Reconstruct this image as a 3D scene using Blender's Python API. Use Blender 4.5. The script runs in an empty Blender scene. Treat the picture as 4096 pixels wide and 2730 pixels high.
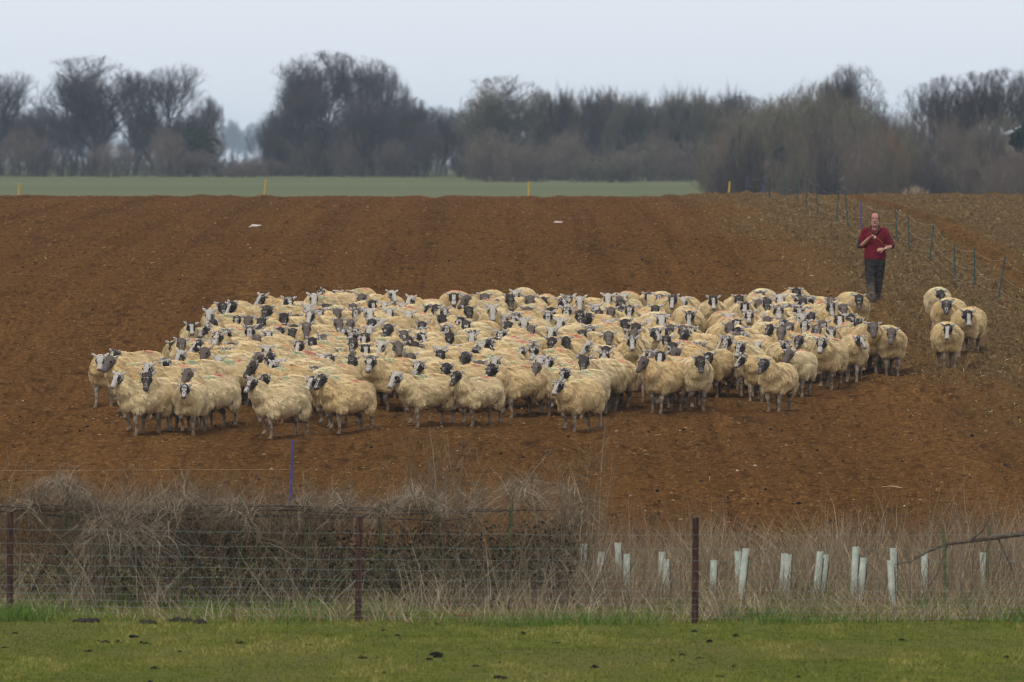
import bpy, bmesh, math, random
import numpy as np
from mathutils import Vector, Matrix, noise as mnoise

random.seed(7); rng = np.random.default_rng(7)
SC = bpy.context.scene
COL = SC.collection
R = math.radians

# ------------------------------------------------------------------ camera
CAM_Z = 6.0                        # lens height in world metres
FPX = 300.0 / 36.0 * 4096.0        # focal length in photo pixels
YH = 750.0                         # row of the true horizon in the photo
cam_d = bpy.data.cameras.new('camera')
cam = bpy.data.objects.new('camera', cam_d); COL.objects.link(cam)
cam.location = (0, 0, CAM_Z); cam.rotation_euler = (R(90), 0, 0)
cam_d.sensor_width = 36.0; cam_d.lens = 300.0
cam_d.shift_y = -(1365.0 - YH) / 4096.0
cam_d.clip_start = 0.5; cam_d.clip_end = 12000
cam_d.dof.use_dof = True; cam_d.dof.focus_distance = 134.0; cam_d.dof.aperture_fstop = 5.4
SC.camera = cam

# ------------------------------------------------------------------ sky, sun, exposure
SUN_EL, SUN_AZ = R(52), R(205)     # high, soft, from behind the camera
w = bpy.data.worlds.new('World'); SC.world = w; w.use_nodes = True
nt = w.node_tree; nt.nodes.clear()
sky = nt.nodes.new('ShaderNodeTexSky'); sky.sky_type = 'NISHITA'; sky.sun_disc = False
sky.sun_elevation = SUN_EL; sky.sun_rotation = SUN_AZ
sky.air_density = 1.0; sky.dust_density = 5.0; sky.ozone_density = 1.0
b1 = nt.nodes.new('ShaderNodeBackground'); b1.inputs['Strength'].default_value = 0.06
b2 = nt.nodes.new('ShaderNodeBackground')            # the even overcast cloud deck
b2.inputs['Color'].default_value = (0.765, 0.803, 0.862, 1); b2.inputs['Strength'].default_value = 1.24
mx = nt.nodes.new('ShaderNodeMixShader'); mx.inputs[0].default_value = 0.88
out = nt.nodes.new('ShaderNodeOutputWorld')
nt.links.new(sky.outputs[0], b1.inputs['Color'])
nt.links.new(b1.outputs[0], mx.inputs[1]); nt.links.new(b2.outputs[0], mx.inputs[2])
nt.links.new(mx.outputs[0], out.inputs['Surface'])
sun_d = bpy.data.lights.new('sun', 'SUN'); sun_d.energy = 1.5; sun_d.angle = R(28); sun_d.color = (1, 0.95, 0.88)
sun = bpy.data.objects.new('sun', sun_d); COL.objects.link(sun)
_d = Vector((math.sin(SUN_AZ) * math.cos(SUN_EL), math.cos(SUN_AZ) * math.cos(SUN_EL), math.sin(SUN_EL)))
sun.rotation_euler = (-_d).to_track_quat('-Z', 'Y').to_euler()
sun.location = (0, 100, 60)
vs = SC.view_settings; vs.view_transform = 'Standard'; vs.look = 'None'; vs.exposure = 0.0; vs.gamma = 1.0
vs.use_curve_mapping = False
SC.render.engine = 'CYCLES'
SC.cycles.use_denoising = True
SC.cycles.max_bounces = 6; SC.cycles.diffuse_bounces = 3; SC.cycles.volume_bounces = 1
SC.cycles.transparent_max_bounces = 8
SC.cycles.pixel_filter_type = 'BLACKMAN_HARRIS'; SC.cycles.filter_width = 1.15

# ------------------------------------------------------------------ helpers
def tag(o, label=None, cat=None, group=None, kind=None):
    if label: o['label'] = label
    if cat: o['category'] = cat
    if group: o['group'] = group
    if kind: o['kind'] = kind
    return o

def empty(name, loc=(0, 0, 0), rz=0):
    o = bpy.data.objects.new(name, None); COL.objects.link(o)
    o.location = loc; o.rotation_euler = (0, 0, rz); o.empty_display_size = 0.1
    return o

def link(name, me, parent=None, loc=None):
    o = bpy.data.objects.new(name, me); COL.objects.link(o)
    if parent: o.parent = parent
    if loc is not None: o.location = loc
    return o

def mesh_np(name, V, F, mat=None, attrs=None, smooth=False, mats=None, mi=None):
    """V (n,3); F list of arrays (m,3)/(m,4)"""
    me = bpy.data.meshes.new(name)
    V = np.asarray(V, np.float32)
    Fs = [np.asarray(f, np.int32) for f in (F if isinstance(F, list) else [F]) if len(f)]
    loops = np.concatenate([f.ravel() for f in Fs])
    tot = np.concatenate([np.full(len(f), f.shape[1], np.int32) for f in Fs])
    start = np.concatenate([[0], np.cumsum(tot)[:-1]]).astype(np.int32)
    me.vertices.add(len(V)); me.vertices.foreach_set('co', V.ravel())
    me.loops.add(len(loops)); me.loops.foreach_set('vertex_index', loops)
    me.polygons.add(len(tot)); me.polygons.foreach_set('loop_start', start); me.polygons.foreach_set('loop_total', tot)
    if mi is not None: me.polygons.foreach_set('material_index', np.asarray(mi, np.int32))
    if smooth: me.polygons.foreach_set('use_smooth', np.ones(len(tot), bool))
    me.update(calc_edges=True)
    for k, a in (attrs or {}).items():
        a = np.asarray(a, np.float32)
        if a.ndim == 1:
            at = me.attributes.new(k, 'FLOAT', 'POINT'); at.data.foreach_set('value', a)
        else:
            at = me.attributes.new(k, 'FLOAT_VECTOR', 'POINT'); at.data.foreach_set('vector', a.ravel())
    for m in (mats or ([mat] if mat else [])): me.materials.append(m)
    return me

class MB:
    """collects small pieces of mesh"""
    def __init__(s): s.v = []; s.f = []
    def add(s, V, F):
        o = len(s.v); s.v += [tuple(p) for p in V]; s.f += [tuple(i + o for i in f) for f in F]
    def rings(s, rings, cap=True):
        n = len(rings[0]); V = [p for r in rings for p in r]; F = []
        for i in range(len(rings) - 1):
            for j in range(n):
                k = (j + 1) % n
                F.append((i*n + j, i*n + k, (i+1)*n + k, (i+1)*n + j))
        if cap:
            F.append(tuple(reversed(range(n)))); F.append(tuple((len(rings)-1)*n + j for j in range(n)))
        s.add(V, F)
    def tube(s, pts, rad, n=8, flat=1.0, up=None):
        pts = [Vector(p) for p in pts]; m = len(pts)
        if not hasattr(rad, '__len__'): rad = [rad] * m
        rings = []; ref = Vector(up) if up else None
        for i, p in enumerate(pts):
            t = (pts[min(i+1, m-1)] - pts[max(i-1, 0)]).normalized()
            if ref is None or abs(ref.dot(t)) > 0.98:
                ref = Vector((0, 0, 1)) if abs(t.z) < 0.9 else Vector((1, 0, 0))
            a = t.cross(ref).normalized(); b = a.cross(t).normalized()
            if up is None: ref = b
            r = rad[i]
            rings.append([p + a*(math.cos(2*math.pi*j/n)*r) + b*(math.sin(2*math.pi*j/n)*r*flat) for j in range(n)])
        s.rings(rings)
    def ellipsoid(s, c, r, rot=None, n=10, m=7):
        c = Vector(c); rings = []
        for i in range(m):
            a = math.pi * (i + 0.35) / (m - 0.3)
            z, q = -math.cos(a), math.sin(a)
            rr = []
            for j in range(n):
                t = 2*math.pi*j/n
                p = Vector((math.cos(t)*q*r[0], math.sin(t)*q*r[1], z*r[2]))
                if rot is not None: p = rot @ p
                rr.append(c + p)
            rings.append(rr)
        s.rings(rings)
    def ering(s, c, ax, ay, hw, hh, n=16):
        c = Vector(c); ax = Vector(ax); ay = Vector(ay)
        return [c + ax*(math.cos(2*math.pi*j/n)*hw) + ay*(math.sin(2*math.pi*j/n)*hh) for j in range(n)]
    def box(s, c, h, rot=None):
        c = Vector(c); V = []
        for x in (-1, 1):
            for y in (-1, 1):
                for z in (-1, 1):
                    p = Vector((x*h[0], y*h[1], z*h[2]))
                    if rot is not None: p = rot @ p
                    V.append(c + p)
        s.add(V, [(0,1,3,2),(4,6,7,5),(0,4,5,1),(2,3,7,6),(0,2,6,4),(1,5,7,3)])
    def mesh(s, name, mat=None, smooth=False):
        me = bpy.data.meshes.new(name); me.from_pydata(s.v, [], s.f); me.update()
        if mat: me.materials.append(mat)
        if smooth: me.polygons.foreach_set('use_smooth', [True]*len(me.polygons))
        return me
    def build(s, name, mat=None, parent=None, loc=None, smooth=False):
        return link(name, s.mesh(name, mat, smooth), parent, loc)

def remesh(mb, voxel, smooth=4, ratio=1.0, name='m', fac=0.5):
    """fuse overlapping closed pieces into ONE continuous skin"""
    bm = bmesh.new(); me = mb.mesh('tmp'); bm.from_mesh(me)
    bmesh.ops.recalc_face_normals(bm, faces=bm.faces); bm.to_mesh(me); bm.free()
    o = link('tmp', me)
    m = o.modifiers.new('r', 'REMESH'); m.mode = 'VOXEL'; m.voxel_size = voxel
    if smooth:
        m = o.modifiers.new('s', 'SMOOTH'); m.factor = fac; m.iterations = smooth
    if ratio < 1:
        m = o.modifiers.new('d', 'DECIMATE'); m.ratio = ratio
    dg = bpy.context.evaluated_depsgraph_get()
    res = bpy.data.meshes.new_from_object(o.evaluated_get(dg)); res.name = name
    bpy.data.objects.remove(o); bpy.data.meshes.remove(me)
    res.polygons.foreach_set('use_smooth', [True]*len(res.polygons))
    return res

def coords(me):
    a = np.empty(len(me.vertices)*3, np.float32); me.vertices.foreach_get('co', a); return a.reshape(-1, 3)
def normals(me):
    a = np.empty(len(me.vertices)*3, np.float32); me.vertices.foreach_get('normal', a); return a.reshape(-1, 3)
def set_coords(me, c): me.vertices.foreach_set('co', np.asarray(c, np.float32).ravel()); me.update()

# smooth value noise, vectorised
def _h(ix, iy, seed):
    n = (ix.astype(np.int64)*374761393 + iy.astype(np.int64)*668265263 + seed*1274126177) & 0xffffffff
    n = ((n ^ (n >> 13)) * 1103515245) & 0xffffffff
    n = ((n ^ (n >> 16)) * 2246822519) & 0xffffffff
    return ((n ^ (n >> 15)) & 0xffffff) / float(0xffffff)
def vn(x, y, s, seed=0):
    x = np.asarray(x, float)/s; y = np.asarray(y, float)/s
    ix = np.floor(x); iy = np.floor(y); fx = x-ix; fy = y-iy
    fx = fx*fx*(3-2*fx); fy = fy*fy*(3-2*fy)
    a = _h(ix, iy, seed); b = _h(ix+1, iy, seed); c = _h(ix, iy+1, seed); d = _h(ix+1, iy+1, seed)
    return (a*(1-fx)+b*fx)*(1-fy) + (c*(1-fx)+d*fx)*fy - 0.5
def vn3(P, s, seed=0):
    return np.array([mnoise.noise(Vector((p[0]/s+seed*3.1, p[1]/s, p[2]/s))) for p in P])

# ------------------------------------------------------------------ node material helper
class NM:
    def __init__(s, name, rough=0.9, spec=0.2):
        s.m = bpy.data.materials.new(name); s.m.use_nodes = True
        s.t = s.m.node_tree; s.b = s.t.nodes['Principled BSDF']
        s.b.inputs['Roughness'].default_value = rough
        s.b.inputs['Specular IOR Level'].default_value = spec
    def n(s, typ, **kw):
        x = s.t.nodes.new(typ)
        for k, v in kw.items(): setattr(x, k, v)
        return x
    def l(s, a, b): s.t.links.new(a, b)
    def put(s, sock, v):
        if hasattr(v, 'links') or isinstance(v, bpy.types.NodeSocket): s.l(v, sock)
        elif isinstance(v, (tuple, list)) and len(v) == 3 and sock.type == 'RGBA': sock.default_value = (*v, 1)
        else: sock.default_value = v
    def objco(s): return s.n('ShaderNodeTexCoord').outputs['Object']
    def attr(s, name, typ='GEOMETRY'):
        a = s.n('ShaderNodeAttribute'); a.attribute_name = name; a.attribute_type = typ; return a
    def noise(s, scale, vec=None, detail=4, rough=0.55, dim='3D', w=None):
        x = s.n('ShaderNodeTexNoise'); x.noise_dimensions = dim
        x.inputs['Scale'].default_value = scale; x.inputs['Detail'].default_value = detail
        x.inputs['Roughness'].default_value = rough
        if vec is not None: s.put(x.inputs['Vector'], vec)
        if w is not None: s.put(x.inputs['W'], w)
        return x.outputs['Fac']
    def math(s, op, a, b=None, c=None, clamp=False):
        x = s.n('ShaderNodeMath', operation=op); x.use_clamp = clamp
        s.put(x.inputs[0], a)
        if b is not None: s.put(x.inputs[1], b)
        if c is not None: s.put(x.inputs[2], c)
        return x.outputs[0]
    def vmath(s, op, a, b=None):
        x = s.n('ShaderNodeVectorMath', operation=op); s.put(x.inputs[0], a)
        if b is not None: s.put(x.inputs[1], b)
        return x.outputs[0]
    def ramp(s, v, lo, hi, a=0.0, b=1.0):
        x = s.n('ShaderNodeMapRange'); x.interpolation_type = 'SMOOTHSTEP'
        s.put(x.inputs[0], v)
        for i, q in zip((1, 2, 3, 4), (lo, hi, a, b)): s.put(x.inputs[i], q)
        return x.outputs[0]
    def mix(s, f, a, b, mode='MIX'):
        x = s.n('ShaderNodeMix', data_type='RGBA', blend_type=mode)
        s.put(x.inputs[0], f); s.put(x.inputs[6], a); s.put(x.inputs[7], b)
        return x.outputs[2]
    def xyz(s, v):
        x = s.n('ShaderNodeSeparateXYZ'); s.put(x.inputs[0], v); return x.outputs
    def comb(s, a, b, c):
        x = s.n('ShaderNodeCombineXYZ')
        for i, q in enumerate((a, b, c)): s.put(x.inputs[i], q)
        return x.outputs[0]
    def bump(s, h, strength=0.3, dist=0.02):
        x = s.n('ShaderNodeBump'); x.inputs['Strength'].default_value = strength; x.inputs['Distance'].default_value = dist
        s.l(h, x.inputs['Height']); s.l(x.outputs[0], s.b.inputs['Normal'])
    def col(s, c): s.put(s.b.inputs['Base Color'], c); return s.m

def strand_mat(name, c1, c2, c3=None, rough=0.9):
    m = NM(name, rough, 0.0); a = m.attr('rnd').outputs['Fac']
    c = m.mix(m.ramp(a, 0.0, 0.7), c1, c2)
    if c3: c = m.mix(m.ramp(a, 0.7, 1.0), c, c3)
    return m.col(c)

def plain(name, c, rough=0.8, var=0.25, scale=20, spec=0.2):
    m = NM(name, rough, spec); n = m.noise(scale, m.objco())
    return m.col(m.mix(m.ramp(n, 0.3, 0.7), tuple(q*(1-var) for q in c), tuple(min(1, q*(1+var)) for q in c)))

# ------------------------------------------------------------------ lie of the land
_P = [(-400,4),(-100,-0.5),(0,-1.75),(10,-2.35),(30,-3.6),(60,-4.75),(80,-4.98),(96,-4.87),(107,-4.66),(120,-4.40),(139,-3.87),(155,-3.18),
      (171,-2.28),(190,-1.62),(206,-1.20),(235,-0.72),(265,-0.42),(290,-0.32),(310,-0.42),(340,-0.95),(400,-2.0),(500,-2.2),
      (700,-0.3),(900,1.2),(1000,1.6),(1500,2.5),(3000,7),(6000,16)]
_dd = np.arange(-400, 6001, 1.0)
_zz = np.interp(_dd, [p[0] for p in _P], [p[1] for p in _P])
_k = np.hanning(13); _k /= _k.sum()
_zz = np.convolve(np.pad(_zz, 6, mode='edge'), _k, mode='valid')
def gz(d): return np.interp(d, _dd, _zz) + CAM_Z          # world height of the smooth land at distance d
_td = np.arange(60, 300, 0.05)
def at_px(x, y, h=0.0):
    """the spot on the land whose point at height h above it shows at photo pixel (x, y)"""
    yy = YH - (gz(_td) + h - CAM_Z)/_td*FPX
    i = int(np.argmin(np.abs(yy - y))); d = float(_td[i])
    return (x - 2048.0)/FPX*d, d
def xw(px, d): return (px - 2048.0)/FPX*d
def zpx(py, d): return CAM_Z - (py - YH)/FPX*d
FIELD0, FIELD1 = 106.5, 335.0
def litter_mask(x, d):
    e = 4.6 + (290 - d)*0.012 + 1.6*vn(x, d, 9.0, 31) + 1.2*vn(x, d, 2.5, 32)
    t = np.clip((x - e + 1.2)/4.2, 0, 1); return t*t*(3-2*t)*np.clip((d-112)/55, .12, 1)*(1-.85*np.exp(-((x-11.0-.6*vn(d, d*0, 25, 77))/.5)**2))
def relief(x, d):
    x = np.asarray(x, float); d = np.asarray(d, float)
    wob = x + 0.5*vn(d, d*0, 30, 5)
    fur = 0.035*vn(wob, d*0.02, 0.55, 1) + 0.06*vn(wob, d*0.01, 1.9, 2)
    for c, wd, a in ((9.4, 0.35, -0.10), (11.9, 0.4, -0.14), (-9.0, 0.35, -0.06), (-11.2, 0.4, -0.07), (1.2, 0.3, -0.05), (-2.6, 0.3, -0.05)):
        q = (wob - c)/wd; fur = fur + a*np.exp(-q*q) + 0.5*abs(a)*np.exp(-(np.abs(q)-1.7)**2*2)
    rough = 0.075*vn(x, d, 0.32, 3)*(0.5+1.2*np.clip(vn(x, d, 4, 9)+0.5, 0, 1)) + 0.040*vn(x, d, 0.17, 4) + 0.05*vn(x, d, 1.1, 6)
    lm = litter_mask(x, d)
    far = np.clip((d-180)/100, 0, 1)
    rough = rough*(1+1.6*lm) + far*0.05*vn(x, d, 0.5, 8) + far*0.10*np.clip(vn(x, d, 0.9, 12)-0.28, 0, 1)
    edge = np.clip((d-FIELD0)/3, 0, 1)
    return (fur + rough)*edge
def ground(x, d): return float(gz(d) + (relief(x, d) if FIELD0 < d < FIELD1 else 0))
random.seed(101); rng = np.random.default_rng(101)
# ------------------------------------------------------------------ the setting
# ground sheet (grass, reaches the horizon)
def grid_mesh(name, xs, ds, zf, mat, attrs=None):
    X, D = np.meshgrid(xs, ds)
    Z = zf(X, D)
    V = np.stack([X, D, Z], -1).reshape(-1, 3)
    nx, nd = len(xs), len(ds)
    i = np.arange(nd-1)[:, None]*nx + np.arange(nx-1)[None, :]
    F = np.stack([i, i+1, i+nx+1, i+nx], -1).reshape(-1, 4)
    at = {k: f(X, D).ravel() for k, f in (attrs or {}).items()}
    return mesh_np(name, V, F, mat, at, smooth=True)

m = NM('grass_land', 0.95, 0.0); co = m.objco(); X, Y, Z = m.xyz(co)
n1 = m.noise(0.5, co); n2 = m.noise(7.0, co, 6); n3 = m.noise(0.03, co)
near = m.mix(m.ramp(n2, 0.3, 0.7), (0.065, 0.078, 0.014), (0.120, 0.122, 0.030))
near = m.mix(m.ramp(n1, 0.42, 0.66, 0, 0.6), near, (0.125, 0.105, 0.038))
far = m.mix(m.ramp(m.noise(0.02, m.vmath('MULTIPLY', co, (0.2, 1, 1))), 0.35, 0.65), (0.108, 0.120, 0.060), (0.126, 0.132, 0.068))
m.bump(n2, 0.6, 0.03)
M_GRASSLAND = m.col(m.mix(m.ramp(Y, 340.0, 420.0), near, far))
xs = np.concatenate([np.linspace(-2600, -30, 40), np.linspace(-26, 26, 105), np.linspace(30, 2600, 40)])
ds = np.concatenate([np.linspace(-300, 55, 20), np.linspace(58, 100, 140), np.linspace(101, 345, 90), np.linspace(360, 1200, 80), np.linspace(1250, 5500, 30)])
def zg(X, D):
    sink = np.where((D > FIELD0+0.5) & (D < FIELD1-2) & (np.abs(X) < 28), -0.35, 0.0)
    bump = np.where(D < 106, 0.05*vn(X, D, 1.3, 41) + 0.10*vn(X, D, 5, 42), 0.0)
    return gz(D) + sink + bump*(np.abs(X) < 40)
tag(link('ground', grid_mesh('ground', xs, ds, zg, M_GRASSLAND)), kind='structure')

# ploughed field
m = NM('ploughed_soil', 0.95, 0.0); co = m.objco(); X, Y, Z = m.xyz(co)
lit = m.attr('litter').outputs['Fac']
st = m.vmath('MULTIPLY', co, (1.0, 0.007, 0.0))
band = m.noise(1.1, st, 4, .7); fine = m.noise(14.0, co, 5, 0.65); mid = m.noise(1.6, co, 5, 0.6); big = m.noise(0.12, co, 3)
s1 = m.noise(1.0, m.vmath('MULTIPLY', co, (4.5, 1.3, 0.0)), 4, .7); s2 = m.noise(1.0, m.vmath('MULTIPLY', co, (11.0, 3.2, 0.0)), 4, .7)
c = m.mix(m.ramp(fine, 0.33, 0.68), (0.0640, 0.0294, 0.0086), (0.1423, 0.0663, 0.0199))
c = m.mix(m.ramp(s2, 0.47, 0.62, 0, 0.8), c, (0.1798, 0.0920, 0.0320))
c = m.mix(m.ramp(s1, 0.50, 0.64, 0, 0.85), c, (0.0399, 0.0205, 0.0084))
c = m.mix(m.ramp(mid, 0.36, 0.66, 0, 0.55), c, (0.1118, 0.0527, 0.0164))
bm = m.ramp(m.noise(0.09, co, 3), .38, .62, .75, 1.2)
c = m.mix(m.math('MULTIPLY', m.ramp(band, 0.46, 0.62, 0, 0.55), bm), c, (0.66, 0.65, 0.64), 'MULTIPLY')                 # darker furrow lines running up the slope
c = m.mix(m.math('MULTIPLY', m.ramp(m.noise(0.62, m.vmath('ADD', st, (17.0, 3.0, 0.0)), 4, .65), 0.48, 0.64, 0, 0.7), bm), c, (1.24, 1.22, 1.20), 'MULTIPLY')   # paler bands along the furrows
c = m.mix(m.ramp(big, 0.4, 0.65, 0, 0.5), c, (0.80, 0.82, 0.86), 'MULTIPLY')
crumb = m.n('ShaderNodeTexVoronoi'); crumb.inputs['Scale'].default_value = 9.0; m.put(crumb.inputs['Vector'], co)
c = m.mix(m.ramp(crumb.outputs['Distance'], 0.14, 0.06, 0, 0.35), c, (0.2088, 0.1305, 0.0653))
lc = m.mix(m.ramp(m.noise(22.0, co, 4, 0.7), 0.40, 0.62), (0.0653, 0.0391, 0.0183), (0.1870, 0.1348, 0.0626))
lc = m.mix(m.ramp(m.noise(1.0, co, 3), 0.55, 0.72, 0, 0.5), lc, (0.1131, 0.1087, 0.0391))
l2 = m.noise(1.0, m.vmath('MULTIPLY', co, (9.0, 2.6, 0.0)), 4, .75)
lc = m.mix(m.ramp(l2, .46, .60, 0, .8), lc, (0.0478, 0.0296, 0.0157)); l3 = m.noise(1.0, m.vmath('MULTIPLY', m.vmath('ADD', co, (31.0, 7.0, 0.0)), (13.0, 4.0, 0.0)), 3, .7)
lc = m.mix(m.ramp(l3, .52, .64, 0, .8), lc, (0.2610, 0.2044, 0.1001))
c = m.mix(m.math('MULTIPLY', lit, 0.60), c, lc)
m.bump(m.math('ADD', fine, m.math('MULTIPLY', mid, 0.7)), 0.9, 0.05)
M_SOIL = m.col(c)
def zf(X, D): return gz(D) + relief(X, D)
ds = np.concatenate([np.arange(FIELD0, 178, 0.115), np.arange(178, FIELD1, 0.30)])
f = tag(link('ploughed_field', grid_mesh('ploughed_field', np.concatenate([np.linspace(-27, -13, 80), np.linspace(-12.94, 12.94, 400), np.linspace(13, 27, 80)]), ds, zf, M_SOIL, {'litter': litter_mask})), kind='structure')

# loose clods, crumbs, dung pellets and plant residue on the soil (nobody could count these)
ico = bmesh.new(); [ico.verts.new(p) for p in ((1,0,0),(-1,0,0),(0,1,0),(0,-1,0),(0,0,1),(0,0,-1))]; ico.verts.index_update(); ico.verts.ensure_lookup_table()
for _a in (0, 1):
    for _b in (2, 3):
        for _c in (4, 5): ico.faces.new([ico.verts[k] for k in ((_a, _b, _c) if (_a+_b+_c) % 2 == 0 else (_a, _c, _b))])
ICO_V = np.array([v.co[:] for v in ico.verts]); ICO_F = np.array([[v.index for v in f.verts] for f in ico.faces]); ico.free()
def clods(name, x, d, size, flat, mat, lift=0.25, seed=3):
    r = np.random.default_rng(seed); n = len(x)
    z = gz(d) + np.where((d > FIELD0) & (d < FIELD1), relief(x, d), 0)
    ang = r.uniform(0, 6.28, n); sc = size[:, None]*np.stack([r.uniform(.7, 1.5, n), r.uniform(.7, 1.3, n), np.full(n, 1.0)*flat*r.uniform(.7, 1.3, n)], -1)
    P = ICO_V[None]*(1+0.7*(r.random((n, len(ICO_V), 1))-0.5))
    P = P*sc[:, None, :]
    cs, sn = np.cos(ang)[:, None], np.sin(ang)[:, None]
    V = np.stack([P[..., 0]*cs - P[..., 1]*sn + x[:, None], P[..., 0]*sn + P[..., 1]*cs + d[:, None], P[..., 2] + (z + lift*size*flat)[:, None]], -1).reshape(-1, 3)
    F = (ICO_F[None] + (np.arange(n)*len(ICO_V))[:, None, None]).reshape(-1, 3)
    return mesh_np(name, V, F, mat, {'rnd': np.repeat(r.random(n), len(ICO_V))})
def scatter(n, d0, d1, halfw=0.066, r=rng, power=1.0):
    d = d0 + (d1-d0)*r.random(n)**power; x = (r.random(n)*2-1)*halfw*d; return x, d
M_CLOD = strand_mat('soil_clods', (0.115, 0.055, 0.019), (0.205, 0.102, 0.036), (0.27, 0.160, 0.072))
x, d = scatter(26000, FIELD0+0.5, 300, power=1.5)
tag(link('soil_clods', clods('soil_clods', x, d, 0.008+0.022*rng.random(len(x))**3*(1+d/260), 0.6, M_CLOD)), kind='stuff')
M_DUNG = strand_mat('dung', (0.010, 0.009, 0.010), (0.026, 0.023, 0.022))
n = 1300; cx, cd = scatter(330, FIELD0+1, 215, power=1.3)
k = rng.integers(0, 330, n); x = cx[k]+rng.normal(0, .10, n); d = cd[k]+rng.normal(0, .45, n); ok = d > FIELD0+.6
x, d = x[ok], d[ok]
tag(link('dung_pellets', clods('dung_pellets', x, d, 0.010+0.026*rng.random(len(x))**3, 0.7, M_DUNG, 0.6)), kind='stuff')
M_STONE = strand_mat('pale_stones', (0.26, 0.16, 0.08), (0.36, 0.26, 0.15), (0.55, 0.47, 0.36))
x, d = scatter(420, FIELD0+0.5, 290, power=1.2)
tag(link('field_stones', clods('field_stones', x, d, 0.007+0.020*rng.random(len(x))**3*(1+d/240), 0.6, M_STONE, 0.4)), kind='stuff')
def flakes(name, x, d, L, W, mat, zf, seed=5, tilt=.55):
    r = np.random.default_rng(seed); n = len(x); a = r.uniform(0, 6.28, n); tl = r.normal(0, tilt, n); rl = r.normal(0, tilt*1.5, n)
    ux = np.stack([np.cos(a)*np.cos(tl), np.sin(a)*np.cos(tl), np.sin(tl)], -1)
    vx = np.stack([-np.sin(a)*np.cos(rl), np.cos(a)*np.cos(rl), np.sin(rl)], -1)
    C = np.stack([x, d, zf(x, d) + 0.012 + 0.35*L*np.abs(np.sin(tl))], -1)
    q = [C-ux*L[:, None]/2-vx*W[:, None]/2, C+ux*L[:, None]/2-vx*W[:, None]*.3, C+ux*L[:, None]/2+vx*W[:, None]*.3, C-ux*L[:, None]/2+vx*W[:, None]/2]
    V = np.stack(q, 1).reshape(-1, 3); F = np.arange(4*n).reshape(-1, 4)
    return mesh_np(name, V, F, mat, {'rnd': np.repeat(r.random(n), 4)})
M_RES = strand_mat('crop_residue', (0.115, 0.072, 0.032), (0.25, 0.180, 0.085), (0.38, 0.31, 0.17))
x, d = scatter(260000, FIELD0+0.5, 260, power=1.0); lm = litter_mask(x, d)
ok = rng.random(len(x)) < 0.003 + 0.24*lm*np.clip(.75+1.2*vn(x, d, 1.2, 52), .2, 1); x, d = x[ok], d[ok]; n = len(x)
tag(link('crop_residue', flakes('crop_residue', x, d, 0.03+0.09*rng.random(n)**2, 0.010+0.020*rng.random(n), M_RES, zf)), kind='stuff')
M_GRES = strand_mat('green_residue', (0.09, 0.12, 0.03), (0.16, 0.19, 0.06), (0.20, 0.24, 0.07))
x, d = scatter(9000, FIELD0+0.5, 290, power=1.1); lm = litter_mask(x, d)
ok = rng.random(len(x)) < 0.5*lm*(vn(x, d, 2.5, 51) > 0.08); x, d = x[ok], d[ok]; n = len(x)
tag(link('green_regrowth', flakes('green_regrowth', x, d, 0.04+0.06*rng.random(n), 0.015+0.02*rng.random(n), M_GRES, zf)), kind='stuff')

# strands: grass blades, stems and twigs as curved tapering ribbons
def strands(name, root, dirv, L, W, mat, nseg=3, droop=0.3, jit=0.1, seed=1, rnd=None, taper=1.0):
    r = np.random.default_rng(seed); n = len(root); L = np.broadcast_to(np.asarray(L, float), (n,)); W = np.broadcast_to(np.asarray(W, float), (n,))
    droop = np.broadcast_to(np.asarray(droop, float), (n,))
    D = dirv/np.linalg.norm(dirv, axis=1, keepdims=True)
    a = r.uniform(0, 6.28, n); side = np.stack([np.cos(a), np.sin(a)*0.6, 0.15*np.cos(3*a)], -1)
    P = root.copy(); pts = [P]
    hor = D*np.array([1, 1, 0]); hor = hor/(np.linalg.norm(hor, axis=1, keepdims=True)+1e-6)
    for i in range(nseg):
        P = P + D*(L/nseg)[:, None]; pts.append(P)
        D = D + (hor*0.5 - np.array([0, 0, 1.0]))*droop[:, None]/nseg*1.4 + r.normal(0, jit, (n, 3))
        D = D/np.linalg.norm(D, axis=1, keepdims=True)
    V = []
    for i, p in enumerate(pts):
        wd = W*(1-taper*i/nseg) + 0.0008
        V.append(p - side*wd[:, None]/2); V.append(p + side*wd[:, None]/2)
    V = np.stack(V, 1); k = 2*(nseg+1)
    b = (np.arange(n)*k)[:, None, None]
    q = np.array([[2*i, 2*i+1, 2*i+3, 2*i+2] for i in range(nseg)])[None]
    F = (b+q).reshape(-1, 4)
    rv = r.random(n) if rnd is None else rnd
    return mesh_np(name, V.reshape(-1, 3), F, mat, {'rnd': np.repeat(rv, k)})
def zgr(x, d): return zg(np.asarray(x, float), np.asarray(d, float))

# short pasture grass
M_TURF = strand_mat('pasture_grass', (0.068, 0.092, 0.010), (0.165, 0.176, 0.028), (0.31, 0.262, 0.082))
n = 110000; d = 82 + 15*rng.random(n); x = (rng.random(n)*2-1)*0.072*d
patch = np.clip(0.5+vn(x, d*.35, 0.7, 61)*1.3+vn(x, d*.4, 0.22, 62)*.9, 0, 1)
root = np.stack([x, d, zgr(x, d)-0.004], -1); dv = np.stack([rng.normal(0, .6, n), rng.normal(0, .6, n), np.full(n, 1.0)], -1)
tag(link('pasture_grass', strands('pasture_grass', root, dv, 0.020+0.042*rng.random(n)*(0.3+patch), 0.008, M_TURF, 2, 0.5, .15, 2, np.clip(rng.random(n)*0.60+patch*0.75-.2, 0, 1))), kind='stuff')

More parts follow.
